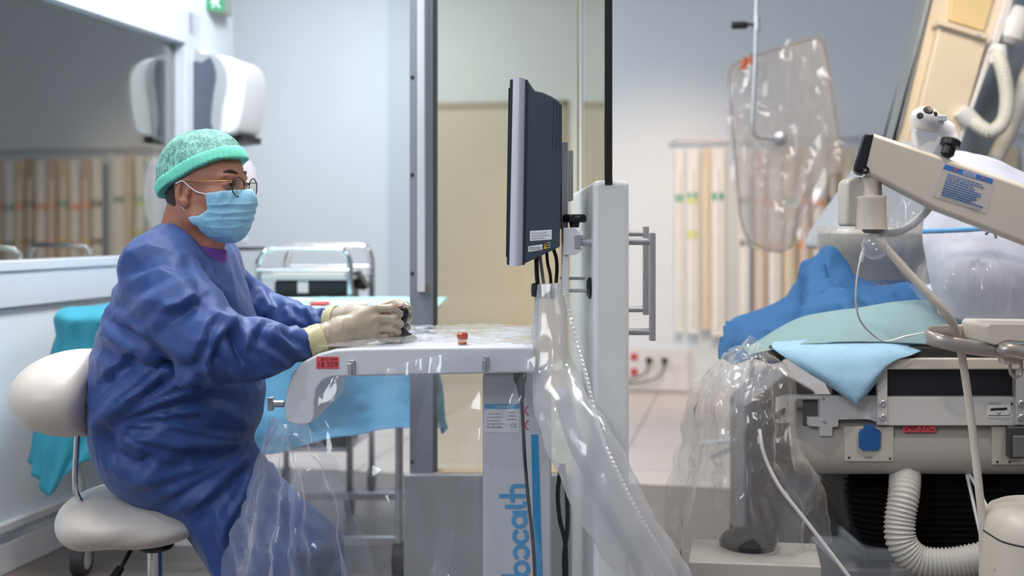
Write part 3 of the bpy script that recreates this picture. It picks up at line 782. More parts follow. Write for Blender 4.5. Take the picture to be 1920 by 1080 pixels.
# gathered bag of film in front of the knees
rows = [[P(497, 776, 2.47), P(512, 786, 2.40), P(530, 790, 2.38), P(550, 790, 2.40), P(580, 780, 2.44)],
        [P(478, 850, 2.47), P(508, 850, 2.36), P(540, 850, 2.34), P(575, 850, 2.37), P(610, 850, 2.42)],
        [P(448, 950, 2.47), P(500, 950, 2.33), P(550, 950, 2.30), P(610, 940, 2.35), P(650, 935, 2.42)],
        [P(415, 1040, 2.47), P(490, 1040, 2.31), P(550, 1040, 2.28), P(630, 1040, 2.33), P(682, 1010, 2.42)],
        [P(400, 1130, 2.50), P(480, 1130, 2.33), P(550, 1130, 2.30), P(640, 1130, 2.34), P(690, 1120, 2.44)]]
U, f = crumple_sheet(rows, 150, 150, .022, 9, 41, fold=.018, facet=1500)
fl = link_mesh('clear_drape_film', U, f, m_filmbag, origin=P(550, 1130, 2.4), smooth=180)
tag(fl, 'gathered clear film bag hanging in front of the seated person\'s knees', 'plastic film')
# milky sleeve over the articulated arm, running down across the shield panel
path = [(1028, 532, 2.57, 24), (1030, 570, 2.56, 31), (1036, 630, 2.54, 36), (1045, 690, 2.52, 42), (1058, 750, 2.47, 50), (1085, 820, 2.42, 58), (1118, 900, 2.39, 62), (1158, 970, 2.37, 56), (1205, 1040, 2.36, 52), (1248, 1110, 2.36, 50), (1262, 1180, 2.38, 48)]
cps = catmull([P(a, b, Y) for a, b, Y, r in path], 8); rr = np.interp(np.linspace(0, len(path)-1, len(cps)), range(len(path)), [r*Y/F for a, b, Y, r in path])
K = 64; V = []
for i, c in enumerate(cps):
    d = (cps[min(i+1, len(cps)-1)]-cps[max(i-1, 0)]).normalized(); u = d.cross(Vector((0, 1, 0))).normalized(); w__ = Vector((0, 1, 0))
    for k2 in range(K):
        a = 2*PI*k2/K; V.append(c+u*math.cos(a)*rr[i]+w__*math.sin(a)*rr[i]*.45)
V = np.array([tuple(v) for v in V]); cc = np.repeat(np.array([tuple(c) for c in cps]), K, axis=0); Nn = V-cc; Nn /= np.linalg.norm(Nn, axis=1)[:, None]
VA = V*np.array([1.5, 1, .42]); V = V+Nn*(.013*(ridges(VA, 9, 51)-.3)+.006*ridges(VA, 20, 52))[:, None]
f = [(i*K+k2, i*K+(k2+1) % K, (i+1)*K+(k2+1) % K, (i+1)*K+k2) for i in range(len(cps)-1) for k2 in range(K)]
slv = thing('sleeve_cover', 'milky plastic sleeve running from the monitor down across the white shield panel', 'sleeve', P(1262, 1180, 2.38))
V = facetize(V, f, 1500, .93)
link_mesh('sleeve', V, f, m_sleeve, slv, smooth=180)
sp_ = catmull([P(a, b, Y) for a, b, Y in ((1058, 540, 2.50), (1066, 580, 2.49), (1080, 640, 2.47), (1098, 700, 2.44), (1112, 760, 2.41), (1133, 830, 2.37), (1160, 890, 2.34), (1190, 950, 2.32), (1225, 1010, 2.31), (1262, 1072, 2.31), (1285, 1130, 2.32))], 14)
m = M(); r_ = [.0036+(.0016 if i % 2 else 0) for i in range(len(sp_))]; m.tube(sp_, r_, 8); m.build('beaded_seam', film('seam film', haze=.42, edge=.4, hazecol=(.8, .8, .82), rough=.15), slv, smooth=30)
M().tube(catmull([P(a, b, 2.50) for a, b in ((1050, 730), (1080, 830), (1130, 930), (1190, 1040), (1240, 1140))], 6), .018, 16).build('arm_tube', m_cons2, slv, smooth=180)

# the booth continues behind the console: post with handle, tinted rear pane, low grey panel
YB_ = 3.46
m_stile = mat('grey lacquered metal', '#8b919c', .38, .3, var=.03)
def bx(name, x0, x1, ya, yb, z0, z1, m_, bevel=.003, par=sh): return M().box((x0, ya, z0), (x1, yb, z1)).build(name, m_, par, bevel=bevel)
xp0, xp1, xp2, xe = P(768, 0, YB_).x, P(812, 0, YB_).x, P(819, 0, YB_).x, P(1083, 0, YB_).x
zlow = CAMH-(887-HY)/F*YB_
post = bx('post', xp0, xp1, YB_, YB_+.05, 0, 2.06, m_stile)
bx('glazing_bead', xp1, xp2, YB_+.005, YB_+.045, zlow, 2.06, mat('dark glazing bead', '#45464a', .5), 0)
bx('low_panel', P(757, 0, YB_-.03).x, xe+.02, YB_-.03, YB_+.0, 0, zlow, mat('mid grey laminate', '#9b9da0', .5), .004)
bx('panel_top_edge', xp2, xe+.02, YB_-.0, YB_+.06, zlow-.03, zlow+.004, mat('painted warm light edge', '#c9b394', .4), .003)  # top edge of the grey panel, warm light painted as its colour
bx('tinted_pane', xp2, xe, YB_+.018, YB_+.028, zlow, 2.05, pane('greenish tinted lead glass', (.93, .915, .84), .025, .01), 0)
bx('pane_edge', xe, xe+.006, YB_+.012, YB_+.034, zlow, 2.06, mat('olive pane edge', '#8b8a78', .3), 0)
xh_ = P(790, 0, YB_-.05).x; zh0 = CAMH-(548-HY)/F*(YB_-.05)
m = M(); m.box((xh_-.0115, YB_-.062, zh0), (xh_+.0115, YB_-.042, 2.0)); hd2 = m.build('handle', mat('pale satin handle', '#dadde8', .3, .2), sh, bevel=.004)
m = M()
for z_ in (zh0+.012, 1.98): m.box((xh_-.0115, YB_-.05, z_-.012), (xh_+.0115, YB_+.002, z_+.012))
m.build('handle_mount', mat('brass handle foot', '#c9a36c', .3, .6), hd2, bevel=.001)
for py in (145, 328, 513, 866):
    M().lathe([(.006, 0), (.006, .002), (.004, .0035), (0, .0035)], P(773, py, YB_-.0005), (0, -1, 0), 12).build('screw', m_dark, post)

# ================================================================== the seated person
m_skin = mat('skin', '#a9735d', .5, var=.10, nscale=22, sss=.12, bump=.0004, bscale=300)
m_skin_ear = m_skin
m_hair = mat('short dark hair', '#3a2f2a', .7, var=.3, nscale=120, bump=.002, bscale=400)
m_brow = mat('dark eyebrow hair', '#3b2a22', .7, var=.3, nscale=200, bump=.002, bscale=600)
m_eye = mat('eye white', '#d8d0c8', .15); m_iris = mat('iris', '#2c2a26', .1)
m_gown = mat('blue surgical gown fabric', '#284888', .55, var=.05, nscale=7, bump=.0004, bscale=500, sheen=.1)
crease_bump(m_gown, .0045, 5.5, (1, .7, 1.3), (0, .5, 0))
m_shirt = mat('purple shirt', '#6b3f94', .7)
m_glove = mat('cream latex glove', '#a99c88', .42, var=.05, nscale=14, bump=.0008, bscale=110, sss=.05)
m_cuff = mat('pale yellow latex cuff', '#c2bc94', .4, var=.05, nscale=18, bump=.0006, bscale=110)
m_mask = mat('light blue mask', '#93c9e6', .6, var=.05, nscale=12, bump=.0004, bscale=500)
crease_bump(m_mask, .0015, 12, (.8, 1, 2))
m_maskw = mat('white elastic', '#e9ebee', .6)
m_rim = mat('dark metal rim', '#2b2a2a', .25, .8); m_gold = mat('gold metal', '#b08d5a', .3, .9)
m_shoe = mat('white clog', '#d5d5d2', .5)

# bouffant cap fabric: fine net with hair showing through
def cap_mat():
    m = mat('mint cap net', '#7ccab8', .75, var=.1); t = m.node_tree; b = t.nodes['Principled BSDF']
    co = t.nodes.new('ShaderNodeTexCoord'); mp = t.nodes.new('ShaderNodeMapping'); mp.inputs['Scale'].default_value = (170, 170, 34)
    mp.inputs['Rotation'].default_value = (.3, .2, .3)
    nz = t.nodes.new('ShaderNodeTexNoise'); nz.inputs['Scale'].default_value = 1; nz.inputs['Detail'].default_value = 2; nz.inputs['Distortion'].default_value = 1.5
    t.links.new(co.outputs['Object'], mp.inputs[0]); t.links.new(mp.outputs[0], nz.inputs['Vector'])
    rp = t.nodes.new('ShaderNodeValToRGB'); e = rp.color_ramp.elements
    e[0].position = .36; e[0].color = srgb('#4c7d75'); e[1].position = .66; e[1].color = srgb('#86c4b6')
    t.links.new(nz.outputs['Fac'], rp.inputs[0]); t.links.new(rp.outputs[0], b.inputs['Base Color'])
    return m
m_cap = cap_mat()
m_band = mat('mint cap band', '#74dcc2', .7, var=.08, nscale=160, bump=.001, bscale=260)

HC = P(383, 350, 2.68); yaw = math.radians(-17)
hf = Vector((math.cos(yaw), math.sin(yaw), 0)); hl = Vector((-math.sin(yaw), math.cos(yaw), 0))
pitch = math.radians(0)
HR = np.array([[hf.x, hl.x, 0], [hf.y, hl.y, 0], [0, 0, 1]])
def loc(g):
    X = g.X-HC.x; Y = g.Y-HC.y; Z = g.Z-HC.z
    return Grid(X*hf.x+Y*hf.y, X*hl.x+Y*hl.y, Z)
def H_(fx, ly, z): return HC+hf*fx+hl*ly+Z_*z

def face_sdf(l):
    d = ell(l, (-.002, 0, .026), (.098, .077, .090))
    d = smin(d, ell(l, (.040, 0, -.035), (.056, .059, .082)), .025)
    for s in (-1, 1):
        d = smin(d, cone(l, (-.002, s*.052, -.045), (.012, s*.050, -.072), .016, .016), .03)
        d = smin(d, cone(l, (.012, s*.048, -.075), (.074, s*.012, -.100), .017, .017), .022)
        d = smin(d, ell(l, (.060, s*.044, -.024), (.026, .020, .018)), .02)
    d = smin(d, cone(l, (.074, 0, -.096), (.080, 0, -.100), .020, .018), .012)
    for s in (-1, 1):
        d = smax(d, -ell(l, (.100, s*.032, .002), (.022, .019, .0125)), .012)
        d = smin(d, cone(l, (.090, s*.012, .021), (.080, s*.048, .022), .0075, .006), .012)
    d = smin(d, cone(l, (.094, 0, .010), (.116, 0, -.030), .0065, .0105), .010)
    for s in (-1, 1): d = smin(d, ell(l, (.104, s*.012, -.034), (.011, .008, .008)), .006)
    d = smin(d, cone(l, (.094, 0, -.060), (.096, 0, -.068), .012, .010, ), .012)
    return d
def neck_sdf(l):
    d = cone(l, (-.030, 0, -.035), (-.062, 0, -.165), .056, .066)
    d = smin(d, cone(l, (.035, 0, -.085), (-.01, 0, -.17), .030, .05), .03)
    for s in (-1, 1): d = smin(d, cone(l, (-.01, s*.055, -.05), (.005, s*.02, -.19), .014, .014), .02)
    return d
def head_sdf(g):
    l = loc(g); d = smin(face_sdf(l), neck_sdf(l), .02)
    # eyelids
    for s in (-1, 1): d = smin(d, ell(l, (.0800, s*.0325, .003), (.0150, .0165, .0125)), .003)
    for s in (-1, 1): d = smax(d, -ell(l, (.093, s*.0325, .0015), (.012, .0125, .0034)), .0015)
    for s in (-1, 1):
        # ear: tilted disc with rim and hollow
        a = math.radians(12); ca, sa = math.cos(a), math.sin(a)
        c = (-.006, s*.079, -.014)
        R = np.array([[ca, s*.35*0, sa], [0, 1, 0], [-sa, 0, ca]])
        fl = math.radians(24)*s; Rf = np.array([[math.cos(fl), -math.sin(fl)*-1, 0], [math.sin(fl)*-1, math.cos(fl), 0], [0, 0, 1]])
        R = Rf@R
        e = ell(l, c, (.0175, .0070, .031), R)
        e = smin(e, ell(l, (c[0]+.004, c[1]-s*.002, c[2]-.026), (.010, .006, .011)), .008)
        h = ell(l, (c[0]+.003, c[1]+s*.006, c[2]+.003), (.0110, .0085, .0205), R)
        e = smax(e, -h, .003)
        e = smin(e, cone(l, (c[0]+.010, c[1]+s*.000, c[2]+.002), (c[0]+.011, c[1]+s*.0, c[2]-.008), .0042, .004), .004)   # tragus
        e = smin(e, cone(l, (c[0]-.006, c[1]+s*.003, c[2]+.012), (c[0]-.006, c[1]+s*.003, c[2]-.010), .0028, .0028), .004) # antihelix
        d = smin(d, e, .006)
    return d

person = thing('person', 'seated person in blue surgical gown, mint cap, blue mask and round glasses, hands on joystick', 'person', (-.80, 2.74, 0))

lo = (HC.x-.16, HC.y-.15, HC.z-.20); hi = (HC.x+.16, HC.y+.15, HC.z+.13)
Vh, Fh = surface_net(head_sdf, lo, hi, .003)

# body under the clothes, posed like the clothes
def q(px, py, Y): return tuple(P(px, py, Y))
def rp(n, Y=2.6): return n*Y/F
for s in (-1, 1):
    c = H_(.0790, s*.0325, .0020)
    o = M().lathe([(.0001, -.0120)]+[(.0120*math.sin(a), -.0120*math.cos(a)) for a in np.linspace(.2, PI-.2, 14)]+[(.0001, .0120)], c, hf, 20)
    eye = o.build('eye', m_eye, person, smooth=180)
    M().lathe([(.0056, 0), (.0045, .0009), (.0001, .0016)], c+hf*.0108, hf, 16).build('iris', m_iris, eye, smooth=180)
    pts = [H_(.0955-.0035*(k/6)-.012*(k/6)**2, s*(.012+.036*k/6), .0265+.007*math.sin(k/6*2.6)) for k in range(7)]
    M().tube(catmull(pts, 4), [.0016+.0028*math.sin(PI*min(1, (.15+.8*i/24)))**.8 for i in range(25)], 8).build('eyebrow', m_brow, person, smooth=180)

# hair below the cap at the nape and temple
def hair_sdf(g):
    l = loc(g); d = smin(face_sdf(l), neck_sdf(l), .02)-.0018-.0012*np.clip((-.04-l.X)/.03, 0, 1)
    top = l.Z-(.012+.30*(l.X+.0))          # below the cap edge is open, keep a band under it
    d = smax(d, -(l.Z+.048+.35*(l.X+.05)), .010)
    d = smax(d, l.X+.034, .010)
    return d
Vr, Fr = surface_net(hair_sdf, lo, hi, .003)
link_mesh('hair', Vr, Fr.tolist(), m_hair, person, smooth=180)

# --- bouffant cap
def cap_edge(X): return .0615-.016*0+np.where(X < .075, (X-.075)*.50, (X-.075)*.14)-.02*np.clip((X+.02)*.0, 0, 1)
def cap_sdf(g, grow=0.0):
    l = loc(g)
    d = ell(l, (.003, 0, .038), (.105+grow, .088+grow, .092+grow))
    d = smin(d, ell(l, (-.045, 0, .012), (.066+grow, .083+grow, .078+grow)), .03)
    return d
def capA(g):
    l = loc(g); e = cap_edge(l.X)+.004; return smax(cap_sdf(g), (e-l.Z)*.9, .004)
def capB(g):
    l = loc(g); e = cap_edge(l.X); wdt = .030-.06*np.clip(-(l.X+.0), 0, .2)
    return smax(smax(cap_sdf(g, .0028), (e-l.Z)*.9, .002), (l.Z-e-wdt)*.9, .003)
lo2 = (HC.x-.17, HC.y-.15, HC.z-.09); hi2 = (HC.x+.16, HC.y+.15, HC.z+.16)
Vc, Fc = surface_net(capA, lo2, hi2, .0035)
Nc = normals(Vc, Fc); L3 = (Vc-np.array(HC))@HR
# gathers run from the band up over the crown
ang = np.arctan2(L3[:, 1], L3[:, 0]+.03); up = np.clip((L3[:, 2]-cap_edge(L3[:, 0]))/.10, 0, 1)
gz = np.sin(ang*30+3*vnoise(Vc, 20, 3))*.0014*np.exp(-up*2.5)+.0070*(ridges(Vc, 12, 5)-.25)*np.clip(up*1.6, 0, 1)**1.3+.0028*ridges(Vc, 28, 6)*np.clip(up*2, 0, 1)
Vc = Vc+Nc*gz[:, None]
cap = link_mesh('cap', Vc, Fc.tolist(), m_cap, person, smooth=180)
Vc, Fc = surface_net(capB, lo2, hi2, .0030)
Nc = normals(Vc, Fc); L3 = (Vc-np.array(HC))@HR; ang = np.arctan2(L3[:, 1], L3[:, 0]+.02)
Vc = Vc+Nc*(np.sin(ang*60+2*vnoise(Vc, 30, 2))*.0008+.001*ridges(Vc, 25, 8))[:, None]
link_mesh('cap_band', Vc, Fc.tolist(), m_band, cap, smooth=180)

# --- face mask: pleated sheet over nose and chin
def sdf_poly(X, Z, pts):
    d = np.full(X.shape, 1e9, dtype=np.float32); ins = np.zeros(X.shape, dtype=bool); n = len(pts)
    for i in range(n):
        ax, az = pts[i]; bx, bz = pts[(i+1) % n]; dx, dz = bx-ax, bz-az
        t = np.clip(((X-ax)*dx+(Z-az)*dz)/(dx*dx+dz*dz), 0, 1); d = np.minimum(d, np.sqrt((X-ax-t*dx)**2+(Z-az-t*dz)**2))
        c = ((az > Z) != (bz > Z)) & (X < (bx-ax)*(Z-az)/(bz-az+1e-12)+ax); ins ^= c
    return np.where(ins, -d, d)
mask_out = [(.048, -.019), (.090, -.012), (.128, -.006), (.145, -.05), (.13, -.13), (.045, -.135), (.020, -.094), (.003, -.073), (.030, -.070), (.047, -.060), (.051, -.050)]
def mask_sdf(g):
    l = loc(g)
    d = face_sdf(l)-.006
    d = smin(d, ell(l, (.066, 0, -.048), (.058, .050, .052)), .03)
    d = smin(d, ell(l, (.052, 0, -.082), (.052, .050, .040)), .03)
    return smax(d, sdf_poly(l.X, l.Z, mask_out), .002)
Vm, Fm = surface_net(mask_sdf, (HC.x-.03, HC.y-.12, HC.z-.15), (HC.x+.15, HC.y+.12, HC.z+.01), .0026)
Nm = normals(Vm, Fm); L3 = (Vm-np.array(HC))@HR
s_ = L3[:, 2]+.010*np.cos((L3[:, 0]-.06)*22)+.16*(L3[:, 0]-.10)*(L3[:, 0] > -1)*.6
pl = 0
for zc, am in ((-.036, .0030), (-.054, .0034), (-.070, .0030), (-.088, .0024)):
    u = s_-zc+.003*vnoise(Vm, 30, int(-zc*1000)); pl = pl+am*np.clip(1-np.abs(u)/.010, 0, 1)*np.where(u < 0, 1, .2)
pl = pl*np.clip((L3[:, 0]-.02)/.05, 0, 1)+.0012*ridges(Vm, 45, 4)
Vm = Vm+Nm*pl[:, None]
mask = link_mesh('face_mask', Vm, Fm.tolist(), m_mask, person, smooth=180)
for s in (-1, 1):
    M().tube(catmull([H_(.052, s*.066, -.021), H_(.028, s*.074, -.015), H_(.012, s*.079, -.004), H_(-.004, s*.084, .010), H_(-.018, s*.090, .004)], 6), .0014, 8).build('ear_loop', m_maskw, mask, smooth=180)
    M().tube(catmull([H_(.008, s*.063, -.073), H_(-.002, s*.069, -.062), H_(-.012, s*.078, -.046), H_(-.02, s*.086, -.030)], 6), .0014, 8).build('ear_loop', m_maskw, mask, smooth=180)

# --- glasses
gl_ = M(); frame_pts = []
for s in (-1, 1):
    c = H_(.110, s*.0335, -.003); ln = (hf*math.cos(.12)+hl*s*math.sin(.12)).normalized(); lu = Z_; lr = ln.cross(lu).normalized()
    ring = [c+lr*math.cos(a)*.0225+lu*math.sin(a)*.0225 for a in np.linspace(0, 2*PI, 41)]
    gl_.tube(ring, .0013, 8, caps=False)
gl_.tube(catmull([H_(.110, -.0115, .003), H_(.116, 0, .007), H_(.110, .0115, .003)], 5), .0012, 8)
glasses = gl_.build('glasses', m_rim, person, smooth=180)
m_lens = pane('spectacle lens', (.93, .94, .93), .06, .02)
for s in (-1, 1):
    c = H_(.110, s*.0335, -.003); ln = (hf*math.cos(.12)+hl*s*math.sin(.12)).normalized()
    M().lathe([(.0218, -.0006), (.0218, .0006)], c, ln, 40).build('lens', m_lens, glasses)
    M().tube(catmull([H_(.108, s*.056, .009), H_(.097, s*.068, .010), H_(.05, s*.079, .009), H_(.0, s*.083, .010), H_(-.016, s*.083, .000)], 6), .0011, 8).build('temple', m_gold, glasses, smooth=180)
    M().tube(catmull([H_(.110, s*.013, -.004), H_(.104, s*.010, -.010), H_(.098, s*.010, -.012)], 4), .0012, 8).build('nose_pad', m_gold, glasses, smooth=180)

# --- the gown
def gown_parts(g):
    t = cone(g, q(352, 452, 2.71), q(350, 530, 2.74), rp(42), rp(100), 1.55)
    t = smin(t, cone(g, q(350, 530, 2.74), q(338, 640, 2.74), rp(108), rp(140), 1.30), .05)
    t = smin(t, cone(g, q(338, 640, 2.74), q(330, 735, 2.74), rp(140), rp(158), 1.20), .05)
    t = smin(t, cone(g, q(330, 735, 2.74), q(305, 815, 2.74), rp(158), rp(136), 1.20), .05)
    # trapezius and shoulders
    for Ys, x in ((2.60, 300), (2.88, 395)):
        t = smin(t, cone(g, q(345, 440, 2.71), q(x, 490, Ys), rp(30), rp(58)), .05)
    # lap and skirt
    t = smin(t, cone(g, q(335, 845, 2.74), q(555, 1055, 2.74), rp(106), rp(88), 1.35), .06)
    t = smin(t, cone(g, q(445, 965, 2.74), q(490, 1180, 2.74), rp(60), rp(85), 1.6), .05)
    t = smin(t, cone(g, q(560, 1060, 2.74), q(590, 1200, 2.74), rp(85), rp(90), 1.5), .05)
    # near sleeve
    a = cone(g, q(292, 508, 2.585), q(352, 590, 2.50), rp(70), rp(66))
    a = smin(a, cone(g, q(352, 590, 2.50), q(392, 652, 2.465), rp(66), rp(61)), .03)
    a = smin(a, cone(g, q(392, 652, 2.465), q(490, 654, 2.49), rp(61), rp(49)), .03)
    a = smin(a, cone(g, q(490, 654, 2.49), q(566, 646, 2.535), rp(49), rp(27)), .02)
    a = smin(a, cone(g, q(235, 600, 2.60), q(300, 620, 2.52), rp(40), rp(55)), .04)
    # far sleeve
    b = cone(g, q(412, 520, 2.90), q(470, 575, 2.96), rp(52), rp(46))
    b = smin(b, cone(g, q(470, 575, 2.96), q(545, 600, 2.90), rp(46), rp(36)), .03)
    b = smin(b, cone(g, q(545, 600, 2.90), q(614, 603, 2.83), rp(34), rp(25)), .02)
    return t, a, b
def body_sdf(g):
    d = cone(g, q(345, 470, 2.70), q(330, 560, 2.74), .055, .10, 1.3)
    d = smin(d, cone(g, q(330, 560, 2.74), q(300, 820, 2.74), .12, .13, 1.2), .05)
    for Ys, sh, el, wr, hd in ((2.55, (295, 510), (385, 655, 2.47), (600, 637, 2.565), (690, 612, 2.60)), (2.93, (420, 525), (505, 590, 2.95), (640, 602, 2.79), (725, 590, 2.745))):
        d = smin(d, cone(g, q(*sh, Ys), q(*el), .046, .032), .04)
        d = smin(d, cone(g, q(*el), q(*wr), .030, .016), .02); d = smin(d, cone(g, q(*wr), q(*hd), .016, .013), .01)
    for Ys in (2.66, 2.82):
        d = smin(d, cone(g, q(310, 850, Ys), q(560, 1040, Ys), .058, .048), .05)
        z0 = P(560, 1040, Ys); d = smin(d, cone(g, tuple(z0), (z0.x+.02, Ys, .10), .045, .034), .02)
        d = smin(d, cone(g, (z0.x+.0, Ys, .05), (z0.x+.17, Ys-.01, .035), .036, .030), .02)
    t, a_, b_ = gown_parts(g); cl = np.minimum(np.minimum(t, a_), b_)+.024
    lim = np.where(g.Y < 2.70, g.X-P(560, 0, 2.54).x, g.X-P(628, 0, 2.82).x)       # inside the gown up to the cuffs and the hem
    m_ = (lim < 0) & (g.Z > .26)
    return np.where(m_, np.maximum(d, cl), d)
Vb, Fb = surface_net(body_sdf, (-1.1, 2.38, 0.0), (-.2, 3.05, 1.16), .011, 1)
# a body in one mesh object: head and neck run into the shoulders
Vall = np.concatenate([Vh, Vb]); Fall = np.concatenate([Fh, Fb+len(Vh)])
body = link_mesh('body', Vall, Fall.tolist(), m_skin, person, smooth=180)

def gown_sdf(g):
    t, a, b = gown_parts(g)
    d = smin(t, a, .012); d = smin(d, b, .018)
    l = loc(g)
    d = smax(d, -(smin(face_sdf(l), neck_sdf(l), .02)-.004), .006)      # neck opening
    # the open front: V neckline
    v = cone(g, q(398, 440, 2.665), q(402, 470, 2.60), rp(22), rp(16))
    d = smax(d, -v, .006)
    # cuffs end cleanly
    pc = P(586, 646, 2.545); d = smax(d, np.where(g.Y < 2.70, (g.X-pc.x)*.93+(g.Z-pc.z)*-.36*0+(g.Z-pc.z)*.3, -1), .003)
    pf = P(631, 598, 2.81); d = smax(d, g.X-pf.x+(g.Z < .8)*-9, .003)
    d = smax(d, .22-g.Z, .01)
    return d
Vg, Fg = surface_net(gown_sdf, (-1.16, 2.30, .17), (-.12, 3.12, 1.20), .0058, 2)
def fold_field(V, N, folds):
    px = 960+V[:, 0]/V[:, 1]*F; py = HY-(V[:, 2]-CAMH)/V[:, 1]*F
    face = np.clip(-N[:, 1]*1.6+.2, 0, 1); D_ = np.zeros(len(V))
    for pts, amp, wd, kind in folds:
        d, s, t = poly_dist(px, py, pts)
        env = np.clip(np.sin(PI*np.clip(t, .0, 1)**.8)*1.5+.15, 0, 1) if kind != 'S' else 1
        if kind == 'r': D_ += amp*np.exp(-(d/wd)**1.2)*env
        elif kind == 'v': D_ -= amp*np.exp(-(d/wd)**1.1)*env; D_ += amp*.35*np.exp(-((d-1.9*wd)/wd)**2)*env
        elif kind in 'sS': D_ += amp*1.2*s*(1-np.exp(-d/3.5))*np.exp(-d/wd)*env
    return D_*face
folds = [
 ([(376, 556), (340, 580), (296, 584)], .010, 22, 's'),
 ([(344, 478), (368, 515), (380, 556), (372, 580)], .012, 14, 'v'),
 ([(225, 478), (275, 462), (330, 474), (352, 492)], .007, 18, 'r'),
 ([(240, 520), (300, 500), (345, 520)], .006, 20, 's'),
 ([(215, 560), (260, 560), (320, 572)], .006, 16, 'r'),
 ([(203, 602), (240, 635), (290, 668), (335, 697), (395, 724)], .016, 20, 's'),
 ([(205, 600), (262, 618), (320, 650), (352, 690)], .008, 16, 'r'),
 ([(398, 598), (384, 640), (356, 690)], .012, 15, 's'),
 ([(392, 592), (430, 605), (442, 618)], .012, 11, 'r'),
 ([(436, 612), (408, 640), (392, 680), (404, 715)], .014, 13, 's'),
 ([(500, 604), (474, 630), (466, 660), (484, 700)], .011, 12, 's'),
 ([(450, 622), (440, 655), (452, 690)], .010, 10, 'v'),
 ([(540, 604), (512, 616), (498, 628), (522, 640)], .009, 9, 'r'),
 ([(505, 606), (535, 632), (560, 655)], .007, 9, 's'),
 ([(420, 690), (470, 704), (530, 694), (580, 668)], .008, 12, 'r'),
 ([(256, 655), (225, 690), (188, 722)], .012, 13, 's'),
 ([(312, 700), (262, 748), (200, 796)], .012, 14, 's'),
 ([(280, 690), (230, 740), (190, 790), (182, 830)], .010, 13, 'r'),
 ([(415, 720), (345, 742), (289, 762), (202, 800)], .011, 15, 's'),
 ([(300, 775), (350, 800), (400, 812), (470, 810)], .008, 13, 's'),
 ([(231, 822), (300, 806), (380, 822), (476, 834)], .010, 14, 's'),
 ([(200, 800), (215, 850), (260, 872), (296, 850)], .013, 13, 'v'),
 ([(478, 832), (425, 850), (360, 852), (330, 866)], .014, 13, 'v'),
 ([(380, 780), (430, 800), (480, 790)], .007, 12, 'r'),
 ([(470, 850), (440, 886), (395, 928), (345, 972)], .012, 14, 's'),
 ([(430, 905), (380, 935), (320, 960)], .009, 13, 'r'),
 ([(260, 880), (300, 910), (360, 930)], .007, 18, 'r'),
 ([(455, 940), (430, 985), (420, 1040)], .010, 16, 's'),
 ([(350, 640), (390, 735), (480, 745)], .006, 25, 'v'),
 ([(302, 402), (342, 432), (372, 462), (398, 496), (412, 540), (418, 575)], .007, 7, 'S'),
 ([(418, 456), (440, 510), (470, 580)], .006, 14, 's'),
 ([(438, 470), (462, 520), (480, 570)], .006, 12, 'v'),
 ([(400, 520), (430, 560), (440, 590)], .005, 12, 'r'),
 ([(495, 545), (515, 575), (500, 600)], .012, 10, 's'),
 ([(540, 575), (550, 590), (570, 606)], .010, 8, 's'),
 ([(575, 575), (590, 590), (600, 604)], .009, 7, 's'),
 ([(520, 560), (560, 580), (610, 585)], .006, 9, 'r'),
 ([(600, 580), (615, 590), (622, 604)], .007, 6, 'r'),
]
Ng = normals(Vg, Fg)
dd = fold_field(Vg, Ng, folds)
W = Vg+np.stack([.03*vnoise(Vg, 6, 31), .03*vnoise(Vg, 6, 32), .03*vnoise(Vg, 6, 33)], 1)
W2 = W*np.array([1, .6, .8])
def tri(x): return 4*np.abs(x-np.floor(x+.5))-1
gx = 960+Vg[:, 0]/Vg[:, 1]*F; gy = HY-(Vg[:, 2]-CAMH)/Vg[:, 1]*F
def blob(cx, cy, rx, ry): return np.exp(-(((gx-cx)/rx)**2+((gy-cy)/ry)**2)**2)
n1 = vnoise(W, 5, 41); n2 = vnoise(W, 9, 42); n3 = vnoise(W, 4, 43)
def fan(cx, cy, freq, ph=0): return tri(np.arctan2(gy-cy, gx-cx)/(2*PI)*freq+.55*n1+.25*n2+ph)
def run(dx, dy, wl, ph=0): return tri((gx*dy-gy*dx)/math.hypot(dx, dy)/wl+.55*n1+.25*n2+ph)
am = .55+.45*n3
far_side = np.clip(Ng[:, 1]*2, 0, 1)
torso = .0085*fan(185, 800, 34)*blob(320, 790, 170, 100)*am+.0080*fan(490, 828, 34, .3)*blob(390, 900, 130, 75)*am
torso += .007*run(1, 1.5, 46)*blob(470, 1010, 130, 90)*am
sleeve = .0075*run(-1, .45, 44, .2)*blob(285, 555, 90, 75)*am+.0075*run(.55, 1, 40)*blob(440, 655, 60, 55)*am+.0065*run(.8, .6, 30)*blob(530, 650, 60, 40)*am
sleeve += .0070*run(.3, 1, 26)*blob(580, 592, 55, 28)*am+.006*run(.9, .7, 40)*blob(235, 660, 60, 90)*am+.004*run(.5, 1, 60)*blob(420, 530, 60, 60)
dd = dd*1.6+torso*1.7+sleeve*1.6+.0060*(ridges(W2, 6.5, 11)-.35)+.0022*ridges(W2, 15, 12)
# keep collar and cuffs calm
dn = np.abs(smin(face_sdf(loc(Grid(Vg[:, 0], Vg[:, 1], Vg[:, 2]))), neck_sdf(loc(Grid(Vg[:, 0], Vg[:, 1], Vg[:, 2]))), .02)-.004)
dd = dd*np.clip(dn/.03, .1, 1)
Vg = relax(Vg+Ng*dd[:, None], Fg, 1, .5)
Vg = relax(facetize(Vg, Fg, 4200, .95), Fg, 1, .25)
gown = link_mesh('gown', Vg, Fg.tolist(), m_gown, person, smooth=180)
